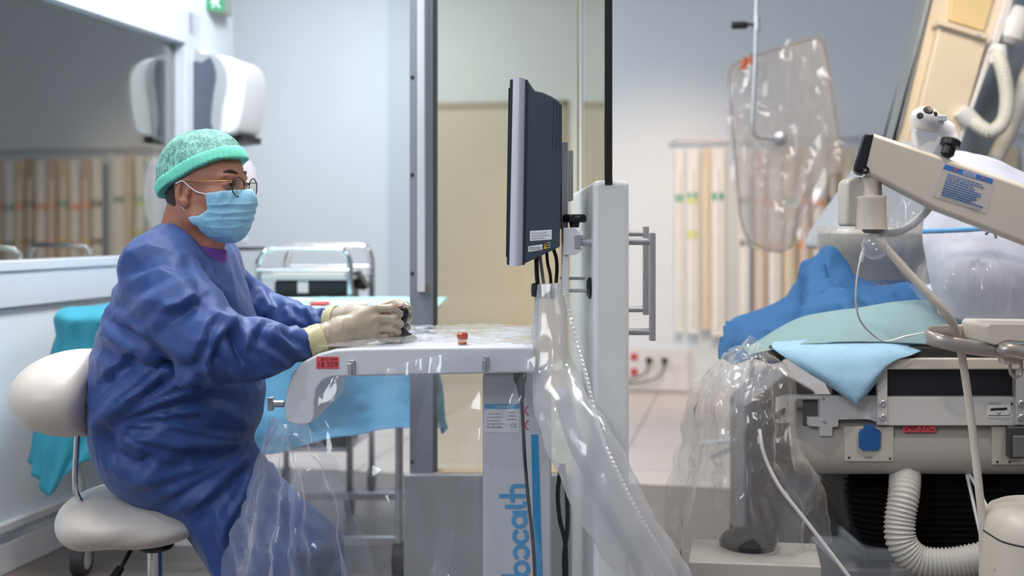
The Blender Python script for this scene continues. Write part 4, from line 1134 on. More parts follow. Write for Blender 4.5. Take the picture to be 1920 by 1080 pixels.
# purple shirt at the neckline
def shirt_sdf(g):
    l = loc(g); d = neck_sdf(l)-.0035; d = smin(d, cone(g, q(380, 475, 2.68), q(396, 520, 2.68), rp(38), rp(40)), .02)
    return smax(d, g.Z-(CAMH-(462-HY)/F*2.66)+.25*(g.X-P(390, 462, 2.66).x), .002)
Vs, Fs_ = surface_net(shirt_sdf, (HC.x-.12, HC.y-.12, HC.z-.26), (HC.x+.12, HC.y+.12, HC.z-.09), .005)
link_mesh('shirt', Vs, Fs_.tolist(), m_shirt, person, smooth=180)
# scrub trousers below the hem
m_scrub = mat('dark blue scrub cloth', '#2c3f66', .8)
def trouser_sdf(g):
    d = None
    for Ys in (2.66, 2.82):
        z0 = P(560, 1040, Ys); c = cone(g, (z0.x+.005, Ys, .42), (z0.x+.02, Ys, .12), .074, .064); c = smin(c, cone(g, (z0.x+.02, Ys, .14), (z0.x+.025, Ys, .10), .066, .066), .01); d = c if d is None else np.minimum(d, c)
    return smax(smax(d, .075-g.Z, .006), g.Z-.40, .006)
Vs, Fs_ = surface_net(trouser_sdf, (-.72, 2.52, .03), (-.30, 2.95, .45), .009)
Ns = normals(Vs, Fs_); Vs = Vs+Ns*(.005*ridges(Vs*np.array([1, 1, 2]), 9, 77))[:, None]
link_mesh('trousers', Vs, Fs_.tolist(), m_scrub, person, smooth=180)
# clogs
for Ys in (2.66, 2.82):
    z0 = P(560, 1040, Ys)
    def clog(g, z0=z0, Ys=Ys):
        d = cone(g, (z0.x-.01, Ys, .05), (z0.x+.19, Ys-.01, .04), .046, .040, 1.05); return smax(d, .003-g.Z, .006)
    Vs, Fs_ = surface_net(clog, (z0.x-.08, Ys-.08, -.02), (z0.x+.26, Ys+.08, .14), .008); link_mesh('clog', Vs, Fs_.tolist(), m_shoe, person, smooth=180)

# --- gloves with five separate fingers
def hand_sdf(g, wrist, base, mcps, fingers, thumb, rad, cuff):
    d = cone(g, cuff, wrist, rp(27), rp(25.5))
    for i, mc in enumerate(mcps):
        d = smin(d, cone(g, base[i], mc, rp(17), rp(10.5)), .010)
        d = smin(d, cone(g, wrist, base[i], rp(24), rp(17)), .012)
    for i, f in enumerate(fingers):
        e = None; r = rad[i]
        for k in range(len(f)-1):
            c = cone(g, f[k], f[k+1], r*(1-.06*k), r*(1-.06*(k+1)))
            e = c if e is None else smin(e, c, .002)
        # knuckle
        e = smin(e, ell(g, f[1], (r*1.08,)*3), .003)
        d = smin(d, e, .0035)
    e = None
    for k in range(len(thumb)-1):
        c = cone(g, thumb[k], thumb[k+1], .0125-.001*k, .0120-.001*k); e = c if e is None else smin(e, c, .003)
    return smin(d, e, .006)
def finger_poly(F_, p): return [q(*x) for x in p]
near = dict(cuff=q(585, 641, 2.545), wrist=q(640, 622, 2.57), base=[q(672, 600, 2.59), q(674, 611, 2.585), q(674, 621, 2.585), q(670, 630, 2.59)],
    mcps=[q(702, 581, 2.59), q(705, 598, 2.583), q(704, 615, 2.585), q(700, 630, 2.592)],
    fingers=[[q(702, 581, 2.590), q(734, 579, 2.598), q(748, 589, 2.622), q(744, 597, 2.640)],
             [q(705, 598, 2.583), q(739, 598, 2.592), q(750, 607, 2.616), q(745, 614, 2.634)],
             [q(704, 615, 2.585), q(733, 615, 2.594), q(745, 623, 2.616), q(740, 629, 2.632)],
             [q(700, 630, 2.592), q(722, 630, 2.600), q(735, 635, 2.618), q(731, 639, 2.630)]],
    thumb=[q(676, 598, 2.61), q(705, 580, 2.645), q(730, 572, 2.665), q(748, 577, 2.668)], rad=[.0106, .0104, .0100, .0090])
farh = dict(cuff=q(625, 600, 2.82), wrist=q(668, 598, 2.79), base=[q(700, 590, 2.775), q(700, 597, 2.775), q(700, 604, 2.775), q(698, 612, 2.775)],
    mcps=[q(733, 574, 2.755), q(734, 590, 2.758), q(733, 605, 2.755), q(730, 618, 2.75)],
    fingers=[[q(733, 574, 2.755), q(759, 573, 2.735), q(765, 578, 2.702), q(757, 583, 2.680)],
             [q(734, 590, 2.758), q(761, 591, 2.735), q(766, 597, 2.702), q(758, 601, 2.680)],
             [q(733, 605, 2.755), q(757, 608, 2.735), q(763, 614, 2.705), q(757, 617, 2.684)],
             [q(730, 618, 2.750), q(750, 622, 2.735), q(757, 627, 2.710), q(752, 629, 2.692)]],
    thumb=[q(704, 584, 2.76), q(728, 572, 2.725), q(745, 570, 2.700), q(754, 575, 2.688)], rad=[.0108, .0105, .0100, .0090])
for hd, (lo_, hi_) in ((near, ((-.49, 2.48, .83), (-.24, 2.72, 1.02))), (farh, ((-.46, 2.62, .83), (-.22, 2.88, 1.04)))):
    fn = lambda g: hand_sdf(g, **hd)
    Vq, Fq_ = surface_net(fn, lo_, hi_, .0024)
    Nq = normals(Vq, Fq_); cu_ = np.array(hd['cuff']); wr_ = np.array(hd['wrist']); ax = (wr_-cu_)/np.linalg.norm(wr_-cu_)
    u = (Vq-cu_)@ax/np.linalg.norm(wr_-cu_)
    # stretch wrinkles around the wrist and between knuckles
    wv = .0012*ridges(Vq*np.array([3.2, 1, 1.0]), 26, 3)*np.exp(-((u-.8)/.5)**2)+.0005*ridges(Vq, 50, 4)
    Vq = Vq+Nq*wv[:, None]
    gv = link_mesh('glove', Vq, Fq_.tolist(), m_glove, person, smooth=180)
    a = cu_-ax*.012; b = cu_+ax*(.026 if hd is near else .014)
    mm = M(); K = 28; rows = []; u_, w__ = frame_of(Vector(ax))
    for i, t in enumerate(np.linspace(0, 1, 9)):
        c = Vector(a+(b-a)*t); r = rp(28.6)*(1+.02*math.sin(i*2.1)); rows.append([c+(u_*math.cos(2*PI*k/K)+w__*math.sin(2*PI*k/K))*(r+.0008*math.sin(k*1.7+i)) for k in range(K)])
    mm.grid(rows, closed=True); mm.build('glove_cuff', m_cuff, gv, smooth=180, solid=.0012)

# ================================================================== stool
sx = P(262, 0, 2.72).x
stool = thing('saddle_stool', 'white upholstered stool with rounded backrest under the seated person', 'stool', (sx+.03, 2.72, 0))
def seat_sdf(g):
    a = P(235, 965, 2.72); 
    d = ell(g, P(240, 962, 2.72), (.145, .20, .064))
    d = smin(d, ell(g, P(320, 972, 2.72), (.100, .17, .040)), .05)
    d = smin(d, ell(g, P(190, 962, 2.72), (.070, .19, .066)), .04)
    d = smax(d, (P(0, 1013, 2.72).z-g.Z), .016)
    return smax(d, g.Z-(P(0, 921, 2.72).z-.05*(g.X-P(200, 0, 2.72).x)), .030)
V, Fq_ = surface_net(seat_sdf, (sx-.25, 2.48, .32), (sx+.30, 2.96, .60), .010)
link_mesh('seat', V, Fq_.tolist(), m_vinyl, stool, smooth=180)
def back_sdf(g):
    d = ell(g, P(135, 735, 2.70), (.125, .20, .096)); d = smin(d, ell(g, P(175, 735, 2.72), (.13, .20, .094)), .03)
    return smax(d, g.X-P(195, 0, 2.7).x, .03)
V, Fq_ = surface_net(back_sdf, (-1.30, 2.48, .60), (-.80, 3.0, .90), .010)
link_mesh('backrest', V, Fq_.tolist(), m_vinyl, stool, smooth=180)
M().tube(catmull([P(146, 795, 2.62), P(143, 850, 2.62), P(141, 900, 2.62), P(148, 935, 2.63), P(190, 990, 2.66), P(262, 1012, 2.70)], 6), .0065, 10).build('backrest_bar', m_chrome, stool, smooth=180)
hub = P(291, 1012, 2.72)
M().lathe([(.038, -.022), (.044, -.016), (.044, 0), (.030, .004)], hub, (0, 0, 1), 24).build('hub', m_black, stool)
M().cyl(Vector((hub.x, 2.72, .10)), hub-Z_*.015, .018).build('gas_column', m_chrome, stool)
m = M(); m.tube(catmull([P(258, 1014, 2.70), P(246, 1030, 2.66), P(232, 1055, 2.63), P(222, 1072, 2.62)], 4), .0055, 10); m.tube([P(226, 1064, 2.625), P(208, 1092, 2.60)], [.010, .013], 12); m.build('lever', m_black, stool)
for i in range(5):
    a = 2*PI*i/5+.4; e = Vector((hub.x+.27*math.cos(a), 2.72+.27*math.sin(a), .075))
    lg_ = M().tube([Vector((hub.x, 2.72, .12)), e], [.022, .013], 12).build('foot', m_chrome, stool)
    M().cyl(Vector((e.x-.012, e.y-.01, .028)), Vector((e.x+.012, e.y+.01, .028)), .028).build('caster', m_black, lg_)

# ================================================================== draped instrument table behind the person
m_teal = mat('teal surgical cloth', '#2f8fa6', .8, var=.05, nscale=6, bump=.0006, bscale=400)
m_pale = mat('pale turquoise cloth', '#a6dbe0', .75, var=.03); m_lblue = mat('light blue cloth', '#5f9fc6', .75, var=.05, nscale=6, bump=.0006, bscale=400)
X0, X1 = P(118, 0, 3.72).x, P(815, 0, 4.0).x; YT0, YT1, ZT = 3.70, 4.44, .872
tb = thing('instrument_table', 'wheeled steel table hidden under the turquoise and blue drape', 'table', ((X0+X1)/2, 4.0, 0))
M().box((X0, YT0+.02, ZT-.03), (X1, YT1-.02, ZT-.004)).build('tabletop', m_steel, tb, bevel=.004)
for x in (X0+.05, X1-.10):
    for y in (YT0+.05, YT1-.06):
        lg_ = M().cyl(Vector((x, y, .09)), Vector((x, y, ZT-.02)), .013).build('leg', m_steel, tb)
        cs = M(); cs.cyl(Vector((x-.02, y, .055)), Vector((x+.02, y, .055)), .055, n=24).build('caster', m_dark, lg_)
        M().cyl(Vector((x-.021, y-.0, .055)), Vector((x+.021, y, .055)), .034, n=24).build('caster_hub', m_cons2, lg_)
M().box((X0+.04, YT0+.04, .10), (X1-.09, YT0+.07, .125)).build('cross_bar', m_steel, tb)
M().box((X0+.04, YT1-.07, .10), (X1-.09, YT1-.04, .125)).build('cross_bar', m_steel, tb)
# drape: top sheet and hanging sides
def cloth(name, label, rows, m_, nu, nv, amp, sc, seed, fold=0, cat='drape', solid=.0015, parent=None, group=None, oi=(-1, 2)):
    U, f = crumple_sheet(rows, nu, nv, amp, sc, seed, fold=fold)
    if amp > .008: U = relax(facetize(U, f, len(f)//7, .9), np.array(f), 1, .3)
    o = link_mesh(name, U, f, m_, parent, origin=None if parent else rows[oi[0]][min(oi[1], len(rows[0])-1)], smooth=180, solid=solid)
    if label: tag(o, label, cat, group)
    return o
V3 = Vector
cloth('turquoise_drape', 'pale turquoise cloth over the table top behind the gloved hands', [[V3((-1.18, YT0-.02, ZT)), V3((-1, YT0-.02, ZT+.002)), V3((-.7, YT0-.02, ZT)), V3((X1+.02, YT0-.02, ZT))], [V3((-1.18, 4.0, ZT)), V3((-1, 4.0, ZT)), V3((-.7, 4.0, ZT)), V3((X1+.02, 4.0, ZT))], [V3((-1.18, YT1+.02, ZT)), V3((-1, YT1+.02, ZT)), V3((-.7, YT1+.02, ZT)), V3((X1+.02, YT1+.02, ZT))]], m_pale, 50, 30, .004, 6, 61)
cloth('teal_drape', 'teal cloth corner hanging beside the stool backrest near the left wall',
      [[V3((X0-.02, 4.44, ZT)), V3((X0+.02, 4.46, ZT+.004)), V3((X0+.12, 4.46, ZT+.004)), V3((X0+.25, 4.46, ZT+.004)), V3((-1.10, 4.46, ZT+.004))],
       [V3((X0-.03, 4.05, ZT)), V3((X0+.02, 4.05, ZT+.006)), V3((X0+.12, 4.05, ZT+.006)), V3((X0+.25, 4.05, ZT+.006)), V3((-1.10, 4.05, ZT+.006))],
       [V3((X0-.04, 3.80, ZT)), V3((X0, 3.69, ZT+.002)), V3((X0+.12, 3.675, ZT+.002)), V3((X0+.25, 3.675, ZT+.002)), V3((-1.10, 3.675, ZT+.002))],
       [P(95, 650, 3.80), P(112, 650, 3.66), P(150, 650, 3.64), P(215, 650, 3.64), P(330, 650, 3.64)],
       [P(66, 770, 3.78), P(82, 780, 3.66), P(130, 790, 3.60), P(215, 780, 3.62), P(330, 770, 3.62)],
       [P(50, 868, 3.76), P(70, 905, 3.66), P(90, 934, 3.60), P(150, 870, 3.60), P(330, 830, 3.60)]], m_teal, 50, 60, .010, 4, 62, fold=.01)
cloth('blue_drape', 'light blue cloth side hanging from the table under the desktop, seen through film',
      [[P(430, 612, 3.68), P(520, 612, 3.68), P(620, 612, 3.68), P(720, 612, 3.68), P(800, 612, 3.70), P(818, 612, 3.85), P(815, 600, 4.1)],
       [P(430, 700, 3.64), P(520, 700, 3.66), P(620, 700, 3.63), P(720, 700, 3.66), P(805, 700, 3.66), P(826, 700, 3.84), P(824, 690, 4.1)],
       [P(430, 790, 3.62), P(520, 800, 3.60), P(620, 790, 3.64), P(720, 780, 3.60), P(808, 778, 3.64), P(833, 790, 3.82), P(832, 770, 4.1)],
       [P(430, 860, 3.60), P(520, 850, 3.60), P(620, 822, 3.62), P(720, 806, 3.58), P(812, 800, 3.62), P(838, 812, 3.80), P(836, 790, 4.1)]], m_lblue, 70, 50, .009, 5, 63, fold=.010)
# things lying on the drape
for (px, py, Y, w_, d_, h_, m_, nm, lb, ct) in (
    (600, 573, 3.95, .055, .10, .012, mat('red plastic', '#c03838', .4), 'red_packet', 'small red packet on the turquoise drape', 'packet'),
    (655, 574, 4.0, .13, .10, .006, mat('pinkish paper', '#d8b9ad', .7), 'paper_wrapper', 'pinkish paper wrapper lying on the turquoise drape', 'wrapper'),
    (560, 566, 4.15, .10, .10, .01, m_paper, 'gauze_pack', 'white gauze pack on the turquoise drape beside the trolley', 'gauze')):
    x = P(px, 0, Y).x; o = M().box((x-w_/2, Y-d_/2, ZT+.004), (x+w_/2, Y+d_/2, ZT+.004+h_)).build(nm, m_, origin=(x, Y, ZT+.004), bevel=.003); tag(o, lb, ct)

# ================================================================== tubular steel trolley by the blue wall
tr = thing('tubular_trolley', 'chromed tube trolley with two hoop handles against the blue wall', 'trolley', (P(590, 0, 4.75).x, 4.75, 0))
def hoop(pts, Y, r=.0135):
    base = [V3((P(pts[0][0], 0, Y).x, Y, .10))]; end = [V3((P(pts[-1][0], 0, Y).x, Y, .10))]
    return M().tube(base+catmull([P(a, b, Y) for a, b in pts], 6)+end, r, 14).build('hoop_frame', m_chrome, tr, smooth=180)
hoop([(484, 560), (484, 505), (488, 485), (503, 470), (530, 466), (600, 467), (630, 467), (646, 473), (655, 492), (656, 520), (656, 560)], 4.55)
hoop([(537, 560), (537, 505), (541, 478), (552, 465), (575, 462), (640, 461), (672, 461), (688, 466), (696, 484), (697, 515), (697, 560)], 4.98)
xl, xr = P(484, 0, 4.55).x, P(656, 0, 4.55).x
xl2, xr2 = P(537, 0, 4.98).x, P(697, 0, 4.98).x
def quadz(z0, z1): 
    return M().prism([V3((xl, 4.55, z0)), V3((xr, 4.55, z0)), V3((xr2, 4.98, z0)), V3((xl2, 4.98, z0))], (0, 0, z1-z0))
zs = P(0, 520, 4.55).z
quadz(zs-.012, zs).build('upper_shelf', m_steel, tr, bevel=.002); quadz(.25, .265).build('lower_shelf', m_steel, tr, bevel=.002)
for (a, b, Y) in ((xl, xr, 4.535), (xl2, xr2, 4.995)): M().cyl(V3((a, Y, zs+.03)), V3((b, Y, zs+.03)), .008).build('guard_rail', m_chrome, tr)
for (x, y) in ((xl, 4.55), (xr, 4.55), (xl2, 4.98), (xr2, 4.98)): M().cyl(V3((x-.015, y, .05)), V3((x+.015, y, .05)), .05).build('caster', m_dark, tr)
o = M().box((xl+.05, 4.56, zs), (xr-.02, 4.9, zs+.018)).build('instrument_tray', mat('pinkish white tray', '#e2d8d2', .4), origin=((xl+xr)/2, 4.7, zs), bevel=.004); tag(o, 'flat pinkish white tray on the upper shelf of the chromed trolley', 'tray')
bb = thing('black_case', 'black case with a white tag under the trolley tray', 'case', ((xl+xr)/2, 4.6, 0.265))
zb = P(0, 560, 4.5).z-.06
M().box((xl+.06, 4.57, .265), (xr-.01, 4.90, zs-.014)).build('shell', m_black, bb, bevel=.01)
M().box(tuple(P(558, 527, 4.565)), tuple(P(578, 549, 4.568))).build('tag', m_paper, bb)
m = M().prism(outline([(660, 512), (668, 508), (688, 538), (682, 545), (665, 540)], 4.70), (0, .12, 0)); o = m.build('black_strap', m_black, origin=P(670, 545, 4.75), bevel=.004); tag(o, 'black folded strap hanging off the trolley rail at its right end', 'strap')

# ================================================================== dispensers on the left wall near its corner
dsp = thing('towel_dispenser', 'white rounded paper towel dispenser with grey side on the left wall', 'dispenser', lw(.28, 1.45))
def dprof(pts, s, off=0):
    "outline given as (distance from wall, height) at wall position s"
    return [lw(s, z, o_) for o_, z in pts]
Yd = 5.06
def dz(py): return CAMH-(py-HY)/F*Yd

wp = smooth_closed([(0.0, dz(106)), (.10, dz(104)), (.17, dz(108)), (.228, dz(122)), (.250, dz(148)), (.246, dz(190)), (.226, dz(234)), (.200, dz(250)), (.12, dz(255)), (0.0, dz(255))], 4)
M().prism(dprof(wp, .42), lw(.18, 0)-lw(.42, 0)).build('body', m_white, dsp, bevel=.012, bseg=3)
gp = smooth_closed([(0.0, dz(104)), (.06, dz(102)), (.12, dz(106)), (.165, dz(128)), (.172, dz(160)), (.150, dz(205)), (.142, dz(240)), (.12, dz(258)), (0.0, dz(258))], 4)
M().prism(dprof(gp, .432), lw(.415, 0)-lw(.432, 0)).build('side_cover', mat('light grey plastic', '#a7aaae', .4), dsp, bevel=.004)
dk = smooth_closed([(0.0, dz(128)), (.06, dz(118)), (.10, dz(110)), (.125, dz(140)), (.112, dz(180)), (.100, dz(225)), (.108, dz(255)), (.0, dz(256))], 4)
M().prism(dprof(dk, .438), lw(.43, 0)-lw(.438, 0)).build('side_window', mat('dark smoky plastic', '#5b6170', .3), dsp, bevel=.003)
M().prism(dprof([(.13, dz(254)), (.215, dz(252)), (.215, dz(264)), (.13, dz(268))], .36), lw(.16, 0)-lw(.36, 0)).build('towel_slot', m_black, dsp)
sd = thing('soap_dispenser', 'small white soap dispenser with drip ledge below the towel dispenser', 'dispenser', lw(.25, 1.05))
sp2 = smooth_closed([(0, dz(290)), (.14, dz(290)), (.20, dz(310)), (.215, dz(370)), (.20, dz(410)), (.15, dz(430)), (0, dz(430))], 4)
M().prism(dprof(sp2, .36), lw(.20, 0)-lw(.36, 0)).build('body', mat('pinkish white plastic', '#e3dde2', .35), sd, bevel=.008)
M().prism(dprof([(0, dz(430)), (.16, dz(430)), (.20, dz(455)), (0, dz(462))], .33), lw(.24, 0)-lw(.33, 0)).build('nozzle', m_cons2, sd, bevel=.003)
M().prism(dprof([(0, dz(464)), (.25, dz(464)), (.26, dz(470)), (0, dz(470))], .36), lw(.20, 0)-lw(.36, 0)).build('drip_ledge', m_dark, sd, bevel=.002)

# emergency exit sign over the corner (fixed to the back wall)
m_green = mat('exit sign green', '#2f8f62', .4)
ex = thing('exit_sign', 'green and white emergency exit sign cut by the top edge of the photo', 'sign', P(395, 10, 5.38))
yk = 5.20
M().prism(outline([(364, -30), (364, 12), (400, 22), (422, 21), (422, -30)], yk), (0, .14, 0)).build('sign_box', mat('pale lamp housing', '#a9b4a8', .4), ex, bevel=.004)
fp = M().prism(outline([(386, -28), (386, 17.5), (401, 21), (421, 20), (421, -28)], yk-.004), (0, .005, 0)).build('green_face', m_green, ex)
o_ = P(403, 0, yk-.0045); kk = yk/F
fig = [[(-9, -4), (-4, -1), (0, 4), (2, 10)], [(0, 4), (5, 1), (9, 3)], [(-2, 1), (-1, -7), (-5, -13)], [(0, 3), (4, -3), (6, -10), (10, -12)], [(1, 14), (3, 16), (5, 14), (3, 12), (1, 14)]]
stroke2d([[(a*kk, b*kk) for a, b in pl_] for pl_ in fig], 3.2*kk, o_+Z_*(-.004), ux, uy, .001).build('running_figure', m_paper, ex, fix=False)

# ================================================================== catheter packs on the far wall
m_pk = [mat('clear white pack', '#dfe0dd', .3), mat('cream pack backing', '#d9c9ad', .5), mat('pinkish pack backing', '#cfb9a8', .5), mat('white pack paper', '#e8e8e6', .5), mat('brown cream pack', '#b9a78c', .5)]
m_lab = {'g': mat('green mark', '#2f9f7d', .5), 'y': mat('yellow green mark', '#c9d832', .5), 'o': mat('orange mark', '#e8864a', .5), 'd': mat('dark brown mark', '#5a4640', .5), 'Y': mat('yellow mark', '#dcc24a', .5)}
m_packfilm = pane('glossy pack front', (.97, .97, .97), .05, .08)
def fw(t, z, off): return FW+U_*t+Z_*z-V_*off
def t_at(px): return on_far(px, 0)[1]
def rail(t0_, t1_, label):
    z = 1.755
    r = thing('wall_rail', label, 'rail', fw((t0_+t1_)/2, z, 0))
    M().cyl(fw(t0_, z, .10), fw(t1_, z, .10), .009).build('bar', m_steel, r)
    for t in (t0_+.01, t1_-.01): M().cyl(fw(t, z, 0), fw(t, z, .11), .008).build('bracket', m_steel, r)
    n = max(2, int((t1_-t0_)/.1))
    for i in range(n):
        t = t0_+.04+(t1_-t0_-.08)*i/(n-1); M().tube(catmull([fw(t, z+.012, .10), fw(t, z+.004, .115), fw(t, z-.03, .112), fw(t, z-.05, .10)], 4), .0025, 6).build('hook', m_steel, r)
    return z
cnt = 0
def pack(t, w_, ztop, zbot, mi, marks, label, group, wh=.4, off=.10):
    global cnt; cnt += 1
    o = thing('catheter_pack', label, 'package', fw(t, zbot, off), group)
    z0, z1 = zbot, ztop
    m = M(); m.obox(fw(t, (z0+z1)/2, off), (w_, .012, z1-z0), RM); m.build('backing', m_pk[mi], o, bevel=.003)
    m = M(); m.tube([fw(t, z0+.06, off+.013), fw(t, z1-.15, off+.013)], .010 if w_ > .06 else .006, 8); m.build('catheter', m_pk[3], o)
    for (dz_, hh, c) in marks:
        m = M(); m.obox(fw(t, z1-dz_-hh/2, off+.009), (w_*.82, .004, hh), RM); m.build('mark', m_lab[c], o, fix=False)
    return o
z = rail(t_at(1256), t_at(1366), 'short steel wall rail holding the packs nearest the socket panel')
grp = 'long catheter packs hanging on the far wall'
px2t = lambda px: t_at(px)
def zz(py): return CAMH-(py-HY)/F*7.9
A = [(1275, .055, 3, [(.32, .05, 'g')], 622, 'narrow white pack with one green mark, leftmost on the short wall rail'),
     (1300, .075, 3, [(.31, .03, 'g'), (.345, .04, 'y'), (.57, .05, 'y')], 624, 'white pack with green and two yellow marks on the short rail'),
     (1325, .06, 1, [], 616, 'plain cream pack between marked packs on the short wall rail'),
     (1347, .085, 3, [(.31, .05, 'g')], 628, 'broad white pack with a teal mark, rightmost on the short rail')]
for i, (px, w_, mi, mk, yb, lb) in enumerate(A): pack(px2t(px), w_, 1.70, zz(yb), mi, mk, lb, grp, off=.10+.0*(i % 2))
z = rail(t_at(1385), t_at(1740), 'long steel wall rail behind the hanging acrylic screen')
B = [(1398, 3, 'd'), (1425, 2, 'o'), (1452, 3, 'o'), (1479, 1, 'g'), (1507, 2, 'o'), (1534, 3, 'o'), (1560, 4, 'd'), (1587, 1, 'o'), (1613, 3, 'g'), (1640, 2, 'o'), (1668, 3, 'Y'), (1695, 1, 'o'), (1722, 3, 'g')]
cols = {'d': 'dark brown', 'o': 'orange', 'g': 'green', 'Y': 'yellow'}; bk = {1: 'cream', 2: 'pinkish', 3: 'white', 4: 'brownish'}
ords = ['leftmost', 'second from the left', 'third from the left', 'fourth from the left', 'fifth from the left', 'sixth from the left', 'middle', 'sixth from the right', 'fifth from the right', 'fourth from the right', 'third from the right', 'second from the right', 'rightmost']
for i, (px, mi, c) in enumerate(B):
    pack(px2t(px), .082, 1.69-.01*(i % 3), zz(625+4*(i % 2)), mi, [(.33, .05, c), (.62, .045, 'Y' if i % 2 else c)], f'{bk[mi]} pack with {cols[c]} mark, {ords[i]} on the long wall rail', grp, off=.10)
z = rail(t_at(1790), t_at(1790)+1.5, 'farthest steel wall rail, mirrored in the control room window')
ordr = ['at its left end', 'second from its left end', 'third from its left end', 'fourth from its left end', 'fifth from its left end', 'sixth from its left end', 'sixth from its right end', 'fifth from its right end', 'fourth from its right end', 'third from its right end', 'second from its right end', 'at its right end']
for i in range(12):
    mi, c = [(3, 'o'), (2, 'o'), (1, 'o'), (3, 'g'), (4, 'd'), (2, 'o')][i % 6]
    t = t_at(1790)+.08+.122*i; pack(t, .095, 1.69-.01*(i % 3), zz(625), mi, [(.33, .06, c), (.62, .05, 'Y')], f'{bk[mi]} pack with {cols[c]} mark on the farthest rail, {ordr[i]}', grp, off=.10)

# sockets and plugs low on the far wall
sk = thing('socket_panel', 'white socket trunking with red sockets low on the far wall', 'socket panel', fw(t_at(1235), .5, 0))
ta_, tb_ = t_at(1120), t_at(1292); zc0, zc1 = zz(734), zz(654)
m = M(); m.obox(fw((ta_+tb_)/2, (zc0+zc1)/2, .02), (tb_-ta_, .04, zc1-zc0), RM); m.build('trunking', m_white, sk, fix=False, bevel=.004)
for px, py in ((1190, 671), (1190, 699), (1161, 671), (1161, 699)):
    m = M(); m.obox(fw(px2t(px), zz(py), .044), (.045, .012, .045), RM); m.build('red_socket', mat('red socket', '#c0363c', .4), sk, fix=False, bevel=.003)
for px in (1218, 1247, 1275):
    m = M(); m.obox(fw(px2t(px), zz(680), .042), (.085, .008, .085), RM); m.build('socket_plate', m_white, sk, fix=False, bevel=.003)
for i, px in enumerate((1218, 1247)):
    pg = thing('power_plug', ('black plug in the white socket next to the red ones', 'black plug in the white socket farther right from the red ones')[i], 'plug', fw(px2t(px), zz(680), .046))
    M().lathe([(.022, 0), (.024, .02), (.014, .05), (.006, .06)], fw(px2t(px), zz(676), .046), -V_, 16).build('plug_body', m_black, pg)
    M().tube(catmull([fw(px2t(px), zz(676), .09), fw(px2t(px)-.01, zz(696), .11), fw(px2t(px)-.09, zz(708+5*i), .09), fw(px2t(px)-.25, zz(716+3*i), .07), fw(px2t(px)-.45, zz(714), .06)], 5), .006, 8).build('cable', m_cable, pg, smooth=180)

# ================================================================== patient table
m_tabw = mat('table white enamel', '#c9c9c9', .38, var=.012); m_under = mat('warm grey housing', '#a9a5a0', .42, var=.015)
m_chan = mat('dark channel', '#23242c', .5); m_bell = mat('black bellows rubber', '#0c0c0e', .65)
YT = 2.92
pt = thing('patient_table', 'white patient table with dark channel, grey housing and black bellows below the drapes', 'table', (P(1800, 0, 3.2).x, 3.2, 0))
def pb(name, x0, y0, x1, y1, Ya, Yb, m_, par=pt, bevel=.003, xr=None):
    a, b = P(x0, y0, Ya), P(x1, y1, Ya); dY = Yb-Ya; return M().prism([a, V3((b.x, Ya, a.z)), b, V3((a.x, Ya, b.z))], (dY*.206, dY, 0)).build(name, m_, par, bevel=bevel)
XR = 2350
pb('side_rail', 1600, 672, XR, 693, YT-.02, YT+.62, m_cream, bevel=.004)
pb('channel', 1560, 692, XR, 747, YT+.03, YT+.55, m_chan)
for xa_, xb_ in ((1645, 1664), (1905, 1924)):
    po = pb('bracket_post', xa_, 692, xb_, 797, YT-.012, YT+.03, m_tabw, bevel=.002)
    for py in (757, 783):
        c = P((xa_+xb_)/2, py, YT-.013); sc = M(); sc.lathe([(.0095, 0), (.0095, .003), (.007, .005), (.004, .005), (.004, .002), (0, .002)], c, (0, -1, 0), 20); sc.build('screw', m_steel, po)
lr_ = pb('lower_rail', 1644, 745, XR, 798, YT, YT+.08, m_tabw, bevel=.002)
# pictogram plate on the lower rail
pp = P(1873, 771, YT-.001); kt = YT/F
pg_ = M().obox(pp, (44*kt, .0012, 24*kt)).build('pictogram_plate', m_paper, pt, fix=False)
stroke2d([[(-16*kt, 0), (-6*kt, 1*kt), (6*kt, 1*kt), (15*kt, 2*kt)]], 4.5*kt, pp+V3((0, -.0008, 3*kt)), ux, uy, .0004).build('lying_figure', m_ink, pg_, fix=False)
stroke2d([[(-20*kt, -8*kt), (20*kt, -8*kt), (20*kt, -2*kt)], [(-3*kt, -3*kt), (0, -6*kt), (3*kt, -3*kt)]], 1.3*kt, pp+V3((0, -.0008, 0)), ux, uy, .0004).build('frame_mark', m_ink, pg_, fix=False)
txt_lines(P(1866, 755, YT-.001), ux, uy, 26*kt, 2, 3.2*kt, 1.0*kt, m_greyink, 'small_print', pt, 9)
stroke2d([[(0, -.004), (0, .003)]], .005, P(1897, 757, YT-.001), ux, uy, .0005).build('mark', m_ink, pt, fix=False)
